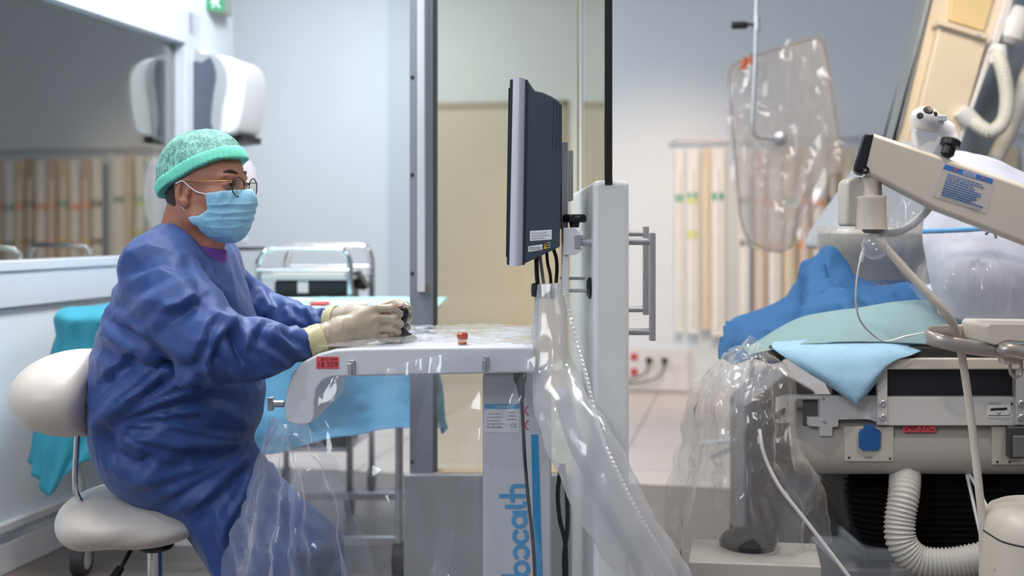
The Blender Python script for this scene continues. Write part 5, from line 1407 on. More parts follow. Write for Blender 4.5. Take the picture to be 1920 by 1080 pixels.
# white bracket with window and stepped lower edge, left of the rail
bo = [(1486, 742), (1556, 742), (1620, 742), (1645, 742), (1645, 792), (1630, 787), (1622, 786), (1572, 787), (1572, 800), (1561, 801), (1561, 818), (1538, 818), (1538, 801), (1517, 799), (1517, 783), (1538, 783), (1538, 748), (1496, 748), (1490, 754), (1490, 792), (1459, 794), (1459, 748), (1470, 744)]
M().prism(outline(bo, YT+.01), (0, .03, 0)).build('end_bracket', m_tabw, pt, bevel=.0015)
pb('latch_recess', 1505, 752, 1537, 800, YT+.035, YT+.06, mat('dark recess', '#55534f', .6))
pb('latch_plate', 1463, 752, 1476, 788, YT+.004, YT+.012, m_cream2, bevel=.001)
M().prism(outline([(1474, 765), (1472, 776), (1437, 801), (1432, 798), (1446, 783)], YT-.01), (0, .02, 0)).build('lever', m_dark, pt, bevel=.002)
for px, py in ((1543, 747), (1545, 791), (1612, 765), (1621, 747)):
    M().lathe([(.004, 0), (.004, .003), (0, .003)], P(px, py, YT+.010), (0, -1, 0), 12).build('bolt', m_steel, pt)
# rounded housing
SHX = .206
hp = smooth_closed([(YT+.08, 778), (YT+.04, 800), (YT+.015, 830), (YT+.015, 868), (YT+.04, 892), (YT+.09, 899), (YT+.30, 901), (YT+.35, 868), (YT+.35, 790), (YT+.20, 778)], 4)
xh0, xh1 = P(1491, 0, YT).x, P(XR, 0, YT).x
M().prism([V3((xh0+(Y-YT)*.206, Y, CAMH-(py-HY)/F*YT)) for Y, py in hp], (xh1-xh0, 0, 0)).build('housing', m_under, pt, bevel=.012, bseg=4)
pb('socket_panel', 1583, 800, 1676, 866, YT+.008, YT+.06, m_cream2, bevel=.003)
sk_o = [(1622, 797), (1640, 797), (1640, 804), (1649, 806), (1652, 812), (1652, 838), (1648, 845), (1617, 845), (1612, 838), (1612, 812), (1616, 806), (1622, 804)]
M().prism(outline(sk_o, YT-.002), (0, .012, 0)).build('blue_socket', mat('blue socket plastic', '#1d5a9c', .4), pt, bevel=.002)
for px, py in ((1592, 858), (1669, 860), (1870, 866), (1893, 866)):
    M().lathe([(.003, 0), (.003, .001), (0, .001)], P(px, py, YT+.007), (0, -1, 0), 10).build('screw', m_black, pt)
txt_lines(P(1628, 857, YT+.0065), ux, uy, .02, 1, .003, .004, m_greyink, 'small_print', pt, 10, ragged=False)
pb('end_panel', 1860, 800, 1935, 872, YT+.008, YT+.06, m_cream2, bevel=.003)
pb('connector_box', 1891, 801, 1925, 860, YT-.025, YT+.01, mat('dark grey connector', '#3f4044', .5), bevel=.004)
pb('connector_cover', 1900, 818, 1925, 858, YT-.035, YT-.02, mat('mid grey connector cover', '#6d6f73', .5), bevel=.003)
rs = P(1724, 797, YT-.0475); 
rl = M().obox(P(1724, 797, YT+.013), (61*kt, .0015, 27*kt)).build('sticker', m_red, pt, fix=False)
text_mesh('04R37C', .0235, P(1724, 802, YT+.0118), ux, uy, m_ink, 'lettering', rl)
# bellows: ribbed rubber column
bz0, bz1 = CAMH-(1046-HY)/F*3.05, CAMH-(884-HY)/F*3.05; bx0, bx1 = P(1602, 0, 3.05).x, P(2150, 0, 3.05).x
m = M(); rows = []; nr = 13
for i in range(nr*4+1):
    z = bz1-(bz1-bz0)*i/(nr*4); t = i/(nr*4); e = .010*math.cos(PI*i/2); shr = .065*max(0, (t-.35)/.65)**1.6
    w_ = (bx1-bx0)/2+e-shr; d_ = .22+e-shr*.8; rows.append([V3(((bx0+bx1)/2+a*w_*2/((bx1-bx0))*((bx1-bx0)/2)/((bx1-bx0)/2)*((bx1-bx0)/2) if False else (bx0+bx1)/2+a*w_, 3.27+b*d_, z)) for a, b in [(x*2, y*2) for x, y in rrect(1, 1, .18, 5)]])
m.grid(rows, closed=True); m.build('bellows', m_bell, pt, smooth=60)
m = M(); m.box((bx0-.04, 3.02, 0), (bx1+.1, 3.60, bz0-.02)); m.box((bx0+.04, 3.10, bz0-.03), (bx1-.04, 3.50, bz0+.01)); m.build('base', mat('mid grey base', '#8b8d90', .5), pt, fix=False, bevel=.01)
# dark base cover at the left of the column
M().prism(outline([(1540, 892), (1600, 892), (1612, 1000), (1640, 1080), (1640, 1300), (1500, 1300), (1500, 1010)], 3.35), (0, .35, 0)).build('base_cover', mat('dark slate base', '#262c38', .5), pt, bevel=.01)

def corr_hose(pts, r, n, amp, m_, name, par=None, label=None, ppr=5):
    c = catmull(pts, max(4, n*ppr//(len(pts)-1))); L = [0]
    for a, b in zip(c, c[1:]): L.append(L[-1]+(b-a).length)
    rr = [r+amp*math.cos(2*PI*l/L[-1]*n) for l in L]
    return M().tube(c, rr, 28).build(name, m_, par, origin=pts[0], smooth=180)
h = corr_hose([P(a, b, Y) for a, b, Y in ((1698, 872, 3.0), (1695, 925, 2.94), (1687, 980, 2.92), (1692, 1020, 2.91), (1722, 1050, 2.90), (1780, 1056, 2.88), (1850, 1044, 2.86))], .0375, 42, .0026, mat('pale grey hose', '#bcbab6', .35), 'corrugated_hose')
tag(h, 'thick pale corrugated hose curving below the table in front of the bellows', 'hose')

# mattress and covered patient lying on the table
m_blue = mat('royal blue surgical drape', '#275c8e', .8, var=.05, nscale=6, bump=.0006, bscale=300)
crease_bump(m_blue, .010, 4.5, (1, .6, 1.2), (0, .4, 0))
m_sky = mat('sky blue absorbent sheet', '#94bbd6', .85, var=.04, nscale=30, bump=.0010, bscale=160)
m_aqua = mat('pale aqua sheet', '#7d999f', .8, var=.03, bump=.0004, bscale=300)
m_lav = crease_bump(mat('lavender white cover', '#c9ccda', .6, var=.02), .006, 5)
pb('mattress', 1440, 648, XR, 674, YT+.0, YT+.60, m_dark, bevel=.01)
def C3(a, b, Y): return P(a, b, Y)
cloth('blue_drape', 'royal blue drape rising over the covered patient beside the white packs',
      [[C3(1392, 640, 3.62), C3(1480, 590, 3.66), C3(1552, 500, 3.66), C3(1660, 560, 3.66), C3(1800, 560, 3.66), C3(1990, 560, 3.66)],
       [C3(1362, 600, 3.45), C3(1455, 572, 3.50), C3(1543, 462, 3.52), C3(1640, 524, 3.54), C3(1800, 524, 3.55), C3(1990, 524, 3.55)],
       [C3(1350, 612, 3.25), C3(1460, 585, 3.30), C3(1545, 500, 3.32), C3(1640, 532, 3.32), C3(1800, 530, 3.3), C3(1990, 545, 3.3)],
       [C3(1347, 622, 3.10), C3(1450, 612, 3.12), C3(1540, 580, 3.12), C3(1640, 578, 3.10), C3(1800, 572, 3.1), C3(1990, 560, 3.1)],
       [C3(1350, 650, 3.02), C3(1420, 655, 3.02), C3(1540, 650, 3.00), C3(1640, 645, 3.00), C3(1800, 640, 3.0), C3(1990, 640, 3.0)]], m_blue, 130, 110, .050, 4.2, 71, fold=.012)
# covered patient: one rounded body under the drapes
def pat(g):
    d = cone(g, P(1600, 600, 3.42), P(1760, 595, 3.42), .06, .09, 1.3); d = smin(d, cone(g, P(1760, 595, 3.42), P(2150, 595, 3.42), .09, .10, 1.3), .05); return smax(d, .846-g.Z, .01)
V, Fq_ = surface_net(pat, (.75, 3.05, .75), (2.1, 3.65, 1.12), .016)
o = link_mesh('cushion', V, Fq_.tolist(), m_lav, origin=P(1850, 650, 3.36), smooth=180); tag(o, 'long rounded lavender white padding lying under the drapes on the patient table', 'cushion')
cloth('aqua_sheet', 'pale aqua sheet spread over the royal blue drape towards the table front',
      [[C3(1386, 655, 3.02), C3(1500, 595, 3.06), C3(1610, 575, 3.06), C3(1735, 562, 3.04), C3(1830, 590, 3.04), C3(1990, 600, 3.04)],
       [C3(1392, 650, 2.96), C3(1500, 620, 2.99), C3(1610, 605, 2.98), C3(1740, 600, 2.98), C3(1830, 620, 2.97), C3(1990, 620, 2.97)],
       [C3(1402, 664, 2.91), C3(1500, 646, 2.92), C3(1610, 640, 2.92), C3(1740, 645, 2.92), C3(1830, 655, 2.91), C3(1990, 660, 2.91)]], m_aqua, 80, 40, .005, 4, 72)
cloth('blue_sheet', 'light blue absorbent sheet with its corner hanging over the table edge',
      [[C3(1448, 640, 2.93), C3(1530, 636, 2.94), C3(1610, 635, 2.94), C3(1680, 637, 2.94), C3(1738, 652, 2.94)],
       [C3(1452, 655, 2.895), C3(1530, 664, 2.885), C3(1600, 666, 2.885), C3(1660, 664, 2.885), C3(1712, 664, 2.895)],
       [C3(1500, 690, 2.88), C3(1545, 700, 2.86), C3(1600, 706, 2.86), C3(1638, 705, 2.86), C3(1672, 682, 2.88)],
       [C3(1560, 729, 2.88), C3(1575, 734, 2.86), C3(1602, 740, 2.855), C3(1622, 738, 2.86), C3(1640, 722, 2.88)],
       [C3(1600, 755, 2.88), C3(1602, 757, 2.87), C3(1605, 758, 2.86), C3(1609, 757, 2.87), C3(1614, 752, 2.88)]], m_sky, 60, 60, .003, 5, 73)
# white-lavender cover bulging behind the arm, with blue tie
cloth('lavender_cover', 'lavender white plastic cover standing behind the white arm at the right edge',
      [[C3(1752, 300, 3.10), C3(1790, 282, 3.10), C3(1870, 300, 3.08), C3(1960, 340, 3.08), C3(2080, 360, 3.08)],
       [C3(1738, 360, 3.05), C3(1785, 360, 3.00), C3(1870, 380, 2.98), C3(1960, 400, 2.98), C3(2080, 420, 2.98)],
       [C3(1728, 440, 3.02), C3(1775, 440, 2.97), C3(1860, 440, 2.93), C3(1960, 450, 2.93), C3(2080, 450, 2.93)],
       [C3(1738, 500, 3.00), C3(1785, 520, 2.93), C3(1860, 520, 2.90), C3(1960, 520, 2.90), C3(2080, 520, 2.90)],
       [C3(1758, 590, 2.99), C3(1800, 600, 2.94), C3(1870, 610, 2.92), C3(1960, 610, 2.92), C3(2080, 610, 2.92)]], m_lav, 70, 70, .008, 4, 74)
o = M().tube(catmull([P(1730, 434, 2.94), P(1760, 433, 2.92), P(1810, 431, 2.90), P(1855, 429, 2.88), P(1900, 438, 2.88), P(1960, 462, 2.88)], 8), .0065, 12).build('blue_hose', mat('blue rubber hose', '#3a9fdb', .4), origin=P(1810, 440, 2.9), smooth=180); tag(o, 'bright blue hose tied over the lavender white cover', 'hose')
kn = M(); kn.tube(catmull([P(1848, 440, 2.865), P(1855, 432, 2.860), P(1861, 424, 2.866), P(1864, 436, 2.862), P(1868, 446, 2.87)], 5), .0035, 8); kn.tube(catmull([P(1858, 430, 2.862), P(1851, 424, 2.864), P(1846, 434, 2.866)], 4), .003, 8)
o = kn.build('cable_tie', mat('dark blue tie', '#1f3f7a', .5), origin=P(1857, 445, 2.865), smooth=180); tag(o, 'small dark blue knotted tie around the bright blue hose', 'tie')
cl_rows = [[C3(1700, 350, 2.86), C3(1790, 330, 2.84), C3(1900, 340, 2.84), C3(2050, 360, 2.84)],
           [C3(1660, 450, 2.86), C3(1780, 450, 2.82), C3(1900, 460, 2.80), C3(2050, 470, 2.80)],
           [C3(1700, 540, 2.86), C3(1790, 540, 2.80), C3(1900, 540, 2.78), C3(2050, 550, 2.78)],
           [C3(1752, 618, 2.88), C3(1810, 618, 2.82), C3(1900, 620, 2.80), C3(2050, 625, 2.80)]]
U, f = crumple_sheet(cl_rows, 110, 110, .022, 9, 75, facet=1200)
o = link_mesh('clear_bag_film', U, f, film('crinkled bright film', haze=.10, edge=.55, hazecol=(.86, .88, .95), rough=.10), origin=P(1850, 620, 2.8), smooth=180); tag(o, 'bright crinkled clear film over the lavender cover above the metal ring', 'plastic film')

# big clear bag hanging from the table end, lamp warmth put into its haze colour
rows = [[C3(1372, 636, 3.05), C3(1392, 628, 2.98), C3(1412, 630, 2.92), C3(1434, 640, 2.90), C3(1460, 655, 2.92)],
        [C3(1290, 712, 3.05), C3(1345, 700, 2.90), C3(1400, 690, 2.84), C3(1455, 690, 2.84), C3(1500, 702, 2.87)],
        [C3(1262, 840, 3.05), C3(1330, 830, 2.88), C3(1400, 830, 2.80), C3(1455, 825, 2.80), C3(1500, 800, 2.86)],
        [C3(1238, 960, 3.05), C3(1320, 960, 2.88), C3(1400, 960, 2.80), C3(1480, 960, 2.80), C3(1550, 905, 2.86)],
        [C3(1250, 1055, 3.05), C3(1320, 1085, 2.90), C3(1400, 1090, 2.84), C3(1480, 1080, 2.84), C3(1560, 1010, 2.88)]]
U, f = crumple_sheet(rows, 170, 170, .026, 9, 76, fold=.014, facet=2200)
o = link_mesh('clear_bag_film', U, f, film('bag film tinted with warm light', haze=.13, edge=.55, hazecol=(.80, .75, .69), rough=.08), origin=P(1400, 1090, 2.84), smooth=180); tag(o, 'large crumpled clear bag hanging from the left end of the patient table', 'plastic film')
rows = [[C3(1368, 668, 3.40), C3(1420, 648, 3.30), C3(1480, 648, 3.25), C3(1540, 690, 3.20)],
        [C3(1288, 760, 3.45), C3(1370, 760, 3.22), C3(1450, 760, 3.15), C3(1560, 770, 3.15)],
        [C3(1255, 900, 3.45), C3(1350, 900, 3.20), C3(1450, 900, 3.12), C3(1600, 890, 3.12)],
        [C3(1215, 1010, 3.45), C3(1320, 1060, 3.25), C3(1450, 1060, 3.15), C3(1590, 1010, 3.15)]]
U, f = crumple_sheet(rows, 90, 90, .022, 5, 77, fold=.012, facet=1200)
o = link_mesh('clear_bag_film', U, f, m_filmwarm, origin=P(1400, 1060, 3.2), smooth=180); tag(o, 'hazy rear layer of film behind the crumpled bag at the table end', 'plastic film')
# dark seam strip and grey column behind the bag
o = M().prism(outline([(1395, 760), (1470, 700), (1530, 735), (1540, 1010), (1395, 1030)], 3.75), (0, .25, 0)).build('floor_unit', mat('grey brown cabinet', '#77757a', .5), origin=P(1460, 1030, 3.75), bevel=.01)
o.location.z += 0; tag(o, 'grey floor unit seen through the crumpled bag at the table end', 'unit')
m = M(); x0, x1 = P(1395, 0, 3.75).x, P(1540, 0, 3.75).x; m.box((x0, 3.75, 0), (x1, 4.0, CAMH-(1015-HY)/F*3.75)); m.build('plinth', m_dark, o)
# white carton and pedal at the bottom edge
cz = CAMH-(1052-HY)/F*2.75
bx = M().prism([V3((P(1290, 0, 2.75).x, 2.75, 0)), V3((P(1541, 0, 2.75).x, 2.75, 0)), V3((P(1541, 0, 2.75).x-.0, 2.75, cz-.012)), V3((P(1290, 0, 2.75).x, 2.75, cz))], (.04, .20, 0)).build('floor_box', m_cream2, origin=(P(1415, 0, 2.8).x, 2.88, 0), bevel=.006); tag(bx, 'plain off white box on the floor at the bottom edge beneath the bag', 'box')
pd = M().lathe([(.0, 0), (.07, 0), (.074, .012), (.06, .03), (.03, .042), (0, .045)], V3((P(1395, 0, 2.95).x, 2.90, cz-.004)), (0, 0, 1), 28).build('foot_pedal', m_dark, origin=(P(1395, 0, 2.95).x, 2.9, cz)); tag(pd, 'dark round pedal resting on the off white floor box', 'pedal')
# thin white line from the table end to the lower right
o = M().tube(catmull([P(1424, 806, 2.84), P(1432, 850, 2.80), P(1460, 910, 2.77), P(1510, 975, 2.74), P(1592, 1082, 2.70), P(1640, 1150, 2.70), P(1690, 1310, 2.75)], 8), .0048, 10).build('white_tube', mat('white tubing', '#d8d6d0', .35), origin=P(1690, 1310, 2.75), smooth=180); tag(o, 'thin white tube running down right across the crumpled bag', 'tube')

# ================================================================== ring handle, clamp and hook in front of the table
YR = 2.50
rh = thing('ring_handle', 'brushed metal loop handle clamped at the right edge in front of the table', 'handle', P(1880, 650, YR))
m_satin = mat('satin steel', '#b8b1ab', .34, .65, var=.04)
loop = catmull([P(2172, 680, YR-.03), P(2100, 674, YR-.03), P(1990, 667, YR-.03), P(1920, 660, YR-.03), P(1850, 655, YR-.03), P(1790, 646, YR-.03), P(1752, 637, YR-.015), P(1738, 630, YR+.02), P(1748, 624, YR+.06), P(1790, 622, YR+.08), P(1850, 622, YR+.08), P(1920, 622, YR+.08), P(1990, 624, YR+.08), P(2172, 632, YR+.07)], 8)
m = M(); V = []; K = 14
for i, c in enumerate(loop):
    d = (loop[min(i+1, len(loop)-1)]-loop[max(i-1, 0)]).normalized(); s_v = d.cross(Z_).normalized()
    V.append([c+s_v*math.cos(2*PI*k2/K)*.006+Z_*math.sin(2*PI*k2/K)*.0165 for k2 in range(K)])
m.grid(V, closed=True); m.build('loop', m_satin, rh, smooth=180)
m = M(); m.prism(outline([(1850, 612), (1856, 606), (1990, 608), (1990, 650), (1900, 640), (1886, 640), (1876, 644), (1870, 648), (1853, 644), (1850, 632)], YR-.05), (0, .14, 0)); m.build('clamp', m_cream, rh, bevel=.004)
M().tube(catmull([P(1874, 660, YR-.045), P(1890, 655, YR-.055), P(1930, 664, YR-.055), P(1990, 672, YR-.05)], 6), [.012]*3+[.016]*16, 16).build('grip', m_satin, rh, smooth=180)
pb('hook_block', 1880, 664, 1915, 684, YR-.03, YR+.02, m_cream, rh, .003)
M().tube(catmull([P(1894, 682, YR-.01), P(1894, 696, YR-.01), P(1899, 705, YR-.01), P(1907, 707, YR-.01), P(1914, 700, YR-.01), P(1915, 684, YR-.01), P(1914, 672, YR-.01)], 5), .0036, 10).build('hook', m_satin, rh, smooth=180)
# post that carries the handle, just outside the frame
M().cyl(V3((P(2172, 0, YR).x, YR+.02, 0)), P(2172, 600, YR+.02), .02).build('post', m_satin, rh)

# ================================================================== white arm with warning label
YA = 2.42; DA = .10
arm = thing('robot_stand', 'long white sloping arm with black end cap and blue headed warning label', 'arm', V3((P(2260, 0, YA).x, YA+.05, 0)))
ao = [(1629, 251), (1640, 250), (1920, 346), (2300, 476), (2300, 604), (1920, 458), (1750, 392), (1640, 334), (1622, 327), (1618, 318)]
M().prism(outline(ao, YA), (.30*DA, DA, 0)).build('beam', m_cream, arm, bevel=.010, bseg=4)
M().prism(outline([(1617, 256), (1624, 249), (1640, 250), (1624, 318), (1619, 327), (1603, 323), (1600, 314)], YA-.003), (.30*DA, DA+.006, 0)).build('end_cap', mat('black end cap', '#1c1f25', .4), arm, bevel=.006, bseg=3)
M().lathe([(.0085, 0), (.0085, .003), (.006, .003), (.006, .001), (0, .001)], P(1622, 319, YA-.003), (0, -1, 0), 20).build('screw', m_black, arm)
stroke2d([[(-.003, -.003), (.003, .003)], [(-.003, .003), (.003, -.003)]], .0018, P(1622, 319, YA-.006), ux, uy, .0005).build('screw_head', m_steel, arm, fix=False)
# warning label
ka = YA/F; la = math.atan2(-(335-308)/1, 1865-1768)
q0, q1, q2, q3 = (1769, 307), (1866, 338), (1850, 401), (1748, 368)
lx = (P(*q1, YA)-P(*q0, YA)).normalized(); ly_ = V3((-lx.z, 0, lx.x)); 
lb = M().prism(outline([q0, q1, q2, q3], YA-.001), (0, .002, 0)).build('warning_label', mat('label film', '#c7c0bb', .35), arm)
hd_ = M().prism(outline([(1773, 308), (1862, 336), (1861, 345), (1768, 316)], YA-.0018), (0, .002, 0)).build('label_header', m_blueink2, lb)
wc = P(1816, 327, YA-.0024)
M().prism(outline([(1806, 320), (1830, 327.5), (1829, 334), (1805, 327)], YA-.0024), (0, .001, 0)).build('header_plate', mat('pale label plate', '#bac3d4', .4), lb)
text_mesh('WARNING', .0052, wc+V3((.001, -.0004, 0)), lx, ly_, m_blueink2, 'lettering', lb)
for px, py in ((1792, 317.5), (1843, 334)):
    M().prism(outline([(px-2.4, py-3.2), (px+3, py-1.6), (px+2.2, py+3.4), (px-3, py+1.6)], YA-.0024), (0, .001, 0)).build('warning_mark', m_red, lb)
k_ = (P(*q3, YA)-P(*q0, YA)).normalized()
txt_lines(P(1817, 339, YA-.0016)+lx*-.001, lx, ly_, 82*ka, 10, 4.4*ka, 1.7*ka, m_blueink2, 'small_print', lb, 12)
txt_lines(P(1812, 388, YA-.0016)+lx*.02, lx, ly_, 20*ka, 1, 4*ka, 1.3*ka, m_greyink, 'small_print', lb, 13)
# stand carrying the arm at its far right end
M().cyl(V3((P(2260, 0, YA).x, YA+.05, 0)), P(2260, 500, YA+.05), .035).build('stand', m_cream, arm)
# joint below the end of the arm
jx = [(1590, 337), (1600, 333), (1612, 331), (1655, 340), (1657, 372), (1650, 425), (1586, 424), (1587, 345)]
M().prism(outline(jx, YA+.035), (0, .07, 0)).build('joint_housing', m_cream2, arm, bevel=.008, bseg=3)
M().lathe([(.012, 0), (.012, .002), (0, .002)], P(1588, 349, YA+.07), (-1, -.15, 0), 20).build('joint_plug', m_black, arm)
jc = P(1634, 430, YA+.03); s1 = ka*1.02
M().lathe([(29*s1, 0), (28.5*s1, 4*s1), (26*s1, 55*s1), (27*s1, 58*s1), (26*s1, 62*s1), (14*s1, 63*s1), (13*s1, 84*s1), (17*s1, 92*s1), (15*s1, 100*s1), (0, 101*s1)], jc, (0, 0, 1), 36).build('joint_cone', m_cream, arm)
M().lathe([(18*s1, 0), (14*s1, -7*s1), (0, -8*s1)], jc, (0, 0, 1), 28).build('cable_gland', mat('grey gland', '#77787a', .5), arm)
# clear dome under the joint
do_ = M(); prof_ = [(.001, -.0)]+[(25*s1*math.sin(a), -25*s1*(1-math.cos(a))*0-25*s1*math.cos(PI-a)*-1) for a in []]
pr = [(24*s1*math.cos(a), -30*s1+24*s1*math.sin(a)) for a in np.linspace(-PI/2, PI/2.2, 14)]
do_.lathe(pr, jc+V3((6*s1, 0, -2*s1)), (0, 0, 1), 28)
o = do_.build('clear_dome', film('clear moulded dome', haze=.10, edge=.6, rough=.06, hazecol=(.75, .8, .88)), arm, smooth=180)
M().tube(catmull([P(1650, 436, YA+.04), P(1675, 437, YA+.08), P(1705, 424, YA+.10), P(1735, 398, YA+.09), P(1750, 376, YA+.07)], 8), .0088, 14).build('short_hose', m_white, arm, smooth=180)
cb = M().tube(catmull([P(1634, 432, YA+.03), P(1655, 458, YA+.02), P(1700, 508, YA+.01), P(1745, 556, YA+.0), P(1776, 590, YA+.01), P(1792, 620, YA+.06), P(1800, 650, YA+.10), P(1812, 720, YA+.13), P(1825, 820, YA+.13), P(1836, 920, YA+.12), P(1844, 1010, YA+.12), P(1842, 1120, YA+.14), P(1838, 1340, YA+.15)], 10), .0088, 16).build('white_cable', m_cream, origin=P(1850, 1340, YA+.15), smooth=180)
tag(cb, 'thick white cable passing from the arm joint down through the metal loop', 'cable')
o = M().tube(catmull([P(1613, 486, YA+.06), P(1607, 520, YA+.06), P(1605, 560, YA+.08), P(1610, 595, YA+.12), P(1630, 622, YA+.20), P(1660, 640, YA+.35), P(1700, 630, YA+.42), P(1745, 622, YA+.44)], 8), .0022, 8).build('infusion_line', mat('clear tubing', '#e6ebee', .2), origin=P(1605, 560, YA+.08), smooth=180); tag(o, 'thin clear infusion line hanging from the dome over the aqua sheet', 'tube')
M().lathe([(.004, 0), (.006, .012), (.004, .03), (.0025, .034)], P(1614, 492, YA+.06), (.25, 0, 1), 12).build('connector', m_white, o)

# sensor head standing behind the arm
sh2 = thing('sensor_head', 'white round knob with black dots and black connector behind the sloping arm', 'device', P(1745, 300, 2.46))
YS = 2.43
def bodyS(g):
    d = ell(g, P(1733, 222, YS+.02), (.030, .030, .026)); d = smin(d, cone(g, P(1745, 232, YS+.03), P(1772, 244, YS+.03), .024, .020), .015)
    d = smin(d, cone(g, P(1720, 238, YS+.04), P(1775, 246, YS+.04), .014, .012), .01); d = smin(d, cone(g, P(1775, 244, YS+.03), P(1785, 262, YS+.02), .016, .015), .01); return d
V, Fq_ = surface_net(bodyS, tuple(P(1690, 280, YS-.02)), tuple(P(1800, 185, YS+.10)), .004); link_mesh('head', V, Fq_.tolist(), m_white, sh2, smooth=180)
M().prism(outline([(1712, 240), (1788, 244), (1780, 322), (1722, 303)], YS+.015), (.012, .05, 0)).build('neck', m_cons, sh2, bevel=.008)
for px, py, r in ((1740, 207, .011), (1725, 217, .0075), (1753, 214, .006)):
    M().lathe([(r*1.0, -.004), (r, 0), (r*.8, .003), (0, .004)], P(px, py, YS-.003), (P(px, py, YS-.003)-P(1735, 224, YS+.025)).normalized(), 18).build('black_dot', m_black, sh2)
M().lathe([(.013, 0), (.021, .004), (.021, .016), (.014, .020), (.014, .036), (.010, .040)], P(1785, 260, YS+.0), (-.35, -.1, -1), 20).build('connector', m_black, sh2)
M().box(tuple(P(1756, 216, YS-.002)), tuple(P(1772, 228, YS+.01))).build('display', mat('pale display', '#b8c8d8', .3), sh2, bevel=.002)

# ================================================================== C-arm with its housing, hoses and detector
m_carm = mat('warm cream C-arm shell', '#d8cbb6', .42, var=.012); m_carm2 = mat('yellowish inner shell', '#d9c395', .45, var=.012); m_cgrey = mat('grey side shell', '#8f969c', .45)
ca = thing('x_ray_machine', 'large leaning cream X-ray arm with grey side and flared detector end', 'x-ray machine', P(1760, 300, 4.6))
YC = 4.30
sl = Vector((P(1765, 0, YC)-P(1690, 260, YC))); 
M().prism(outline([(1762, -60), (1910, -60), (1895, 0), (1795, 275), (1770, 330), (1655, 330), (1690, 235), (1747, 0)], YC+.05), (.08, .30, 0)).build('arm_shell', m_carm, ca, bevel=.012)
M().prism(outline([(1764, 40), (1854, 68), (1796, 275), (1770, 330), (1695, 330), (1713, 245)], YC), (0, .06, 0)).build('front_cover', m_carm, ca, bevel=.008)
M().prism(outline([(1763, 36), (1857, 64), (1852, 74), (1760, 46)], YC-.03), (0, .10, 0)).build('ledge', m_carm, ca, bevel=.004)
M().prism(outline([(1790, -60), (1880, -60), (1845, 58), (1780, 38)], YC+.03), (0, .05, 0)).build('inner_panel', m_carm2, ca, bevel=.004)
M().prism(outline([(1752, -60), (1764, -60), (1747, 0), (1692, 235), (1657, 330), (1648, 330), (1676, 262), (1738, 0)], YC+.03), (0, .12, 0)).build('side_cover', m_cgrey, ca, bevel=.006)
M().prism(outline([(1905, -60), (1914, -60), (1893, 30), (1845, 150), (1800, 275), (1793, 275), (1838, 145)], YC+.0), (0, .42, 0)).build('edge_strip', m_white, ca, bevel=.004)
M().lathe([(.008, 0), (.008, .003), (0, .003)], P(1834, 68, YC-.032), (0, -1, 0), 12).build('rivet', m_steel, ca)
# arm continues down to a grey body
YB = 3.72
M().prism(outline([(1690, 262), (1790, 270), (1770, 360), (1720, 430), (1670, 470), (1560, 470), (1572, 436), (1640, 340)], YB), (0, .40, 0)).build('detector_body', m_cons2, ca, bevel=.03, bseg=4)
pb('body_strip', 1664, 452, 1712, 470, YB-.03, YB, m_cream2, ca, .002)
for px in (1675, 1700): M().lathe([(.006, 0), (.006, .003), (0, .003)], P(px, 461, YB-.03), (0, -1, 0), 12).build('bolt', m_dark, ca)
dc = P(1640, 428, YB+.1); sB = YB/F
M().lathe([(0, 2*sB), (100*sB, 0), (106*sB, -10*sB), (104*sB, -30*sB), (96*sB, -50*sB), (78*sB, -78*sB), (72*sB, -100*sB), (0, -102*sB)], dc, (0, 0, 1), 48).build('detector_flare', mat('warm grey detector shell', '#b5ada2', .35), ca)
M().lathe([(70*sB, -84*sB), (73*sB, -90*sB), (73*sB, -106*sB), (0, -108*sB)], dc, (0, 0, 1), 48).build('detector_face', mat('slate blue detector face', '#56779a', .4), ca)
rows = []
for t, r, sg in ((0, 60, 0), (.12, 108, -4), (.35, 114, -26), (.6, 104, -58), (.85, 88, -92), (1, 84, -118)):
    rows.append([dc+V3((math.cos(a)*r*sB*1.02, math.sin(a)*r*sB, (sg+6)*sB)) for a in np.linspace(0, 2*PI, 17)])
U, f = crumple_sheet(rows, 120, 50, .014, 8, 81, facet=1500)
o = link_mesh('detector_bag', U, f, m_filmwarm, origin=dc, smooth=180); tag(o, 'clear plastic bag stretched round the flared detector end', 'plastic film')
# hoses on the right side of the arm
m_hose = mat('pale ribbed hose', '#cfcfc8', .4); m_hose2 = mat('blue grey hose', '#8f9aa4', .45)
for nm, pts, r, n, amp, mm_, lb in (
  ('ribbed_hose', [(1868, 95, 4.25), (1880, 130, 4.22), (1888, 180, 4.22), (1882, 225, 4.22), (1860, 246, 4.22), (1836, 236, 4.25), (1815, 215, 4.3)], .026, 40, .0022, m_hose, 'pale ribbed hose curling from the upper connector beside the X-ray arm'),
  ('ribbed_hose', [(1935, 120, 4.45), (1915, 180, 4.4), (1895, 240, 4.4), (1870, 290, 4.4), (1850, 330, 4.4), (1845, 380, 4.4)], .030, 44, .0022, m_hose, 'straight pale ribbed hose running down right behind the curled hose'),
  ('smooth_hose', [(1955, -40, 4.9), (1925, 60, 4.85), (1890, 140, 4.8), (1850, 220, 4.8), (1830, 300, 4.8), (1830, 380, 4.8)], .085, 3, 0, m_hose2, 'thick blue grey hose bending down behind the ribbed hoses')):
    o = corr_hose([P(*p) for p in pts], r, n, amp, mm_, nm); tag(o, lb, 'hose', 'hoses beside the X-ray arm')
M().lathe([(.035, 0), (.058, .02), (.066, .08), (.05, .13), (.03, .15)], P(1886, 84, 4.35), (.30, .0, .95), 28).build('hose_connector', m_white, ca)
M().lathe([(.030, 0), (.034, .03), (.026, .07)], P(1870, 120, 4.25), (.1, 0, 1), 24).build('hose_collar', m_white, ca)
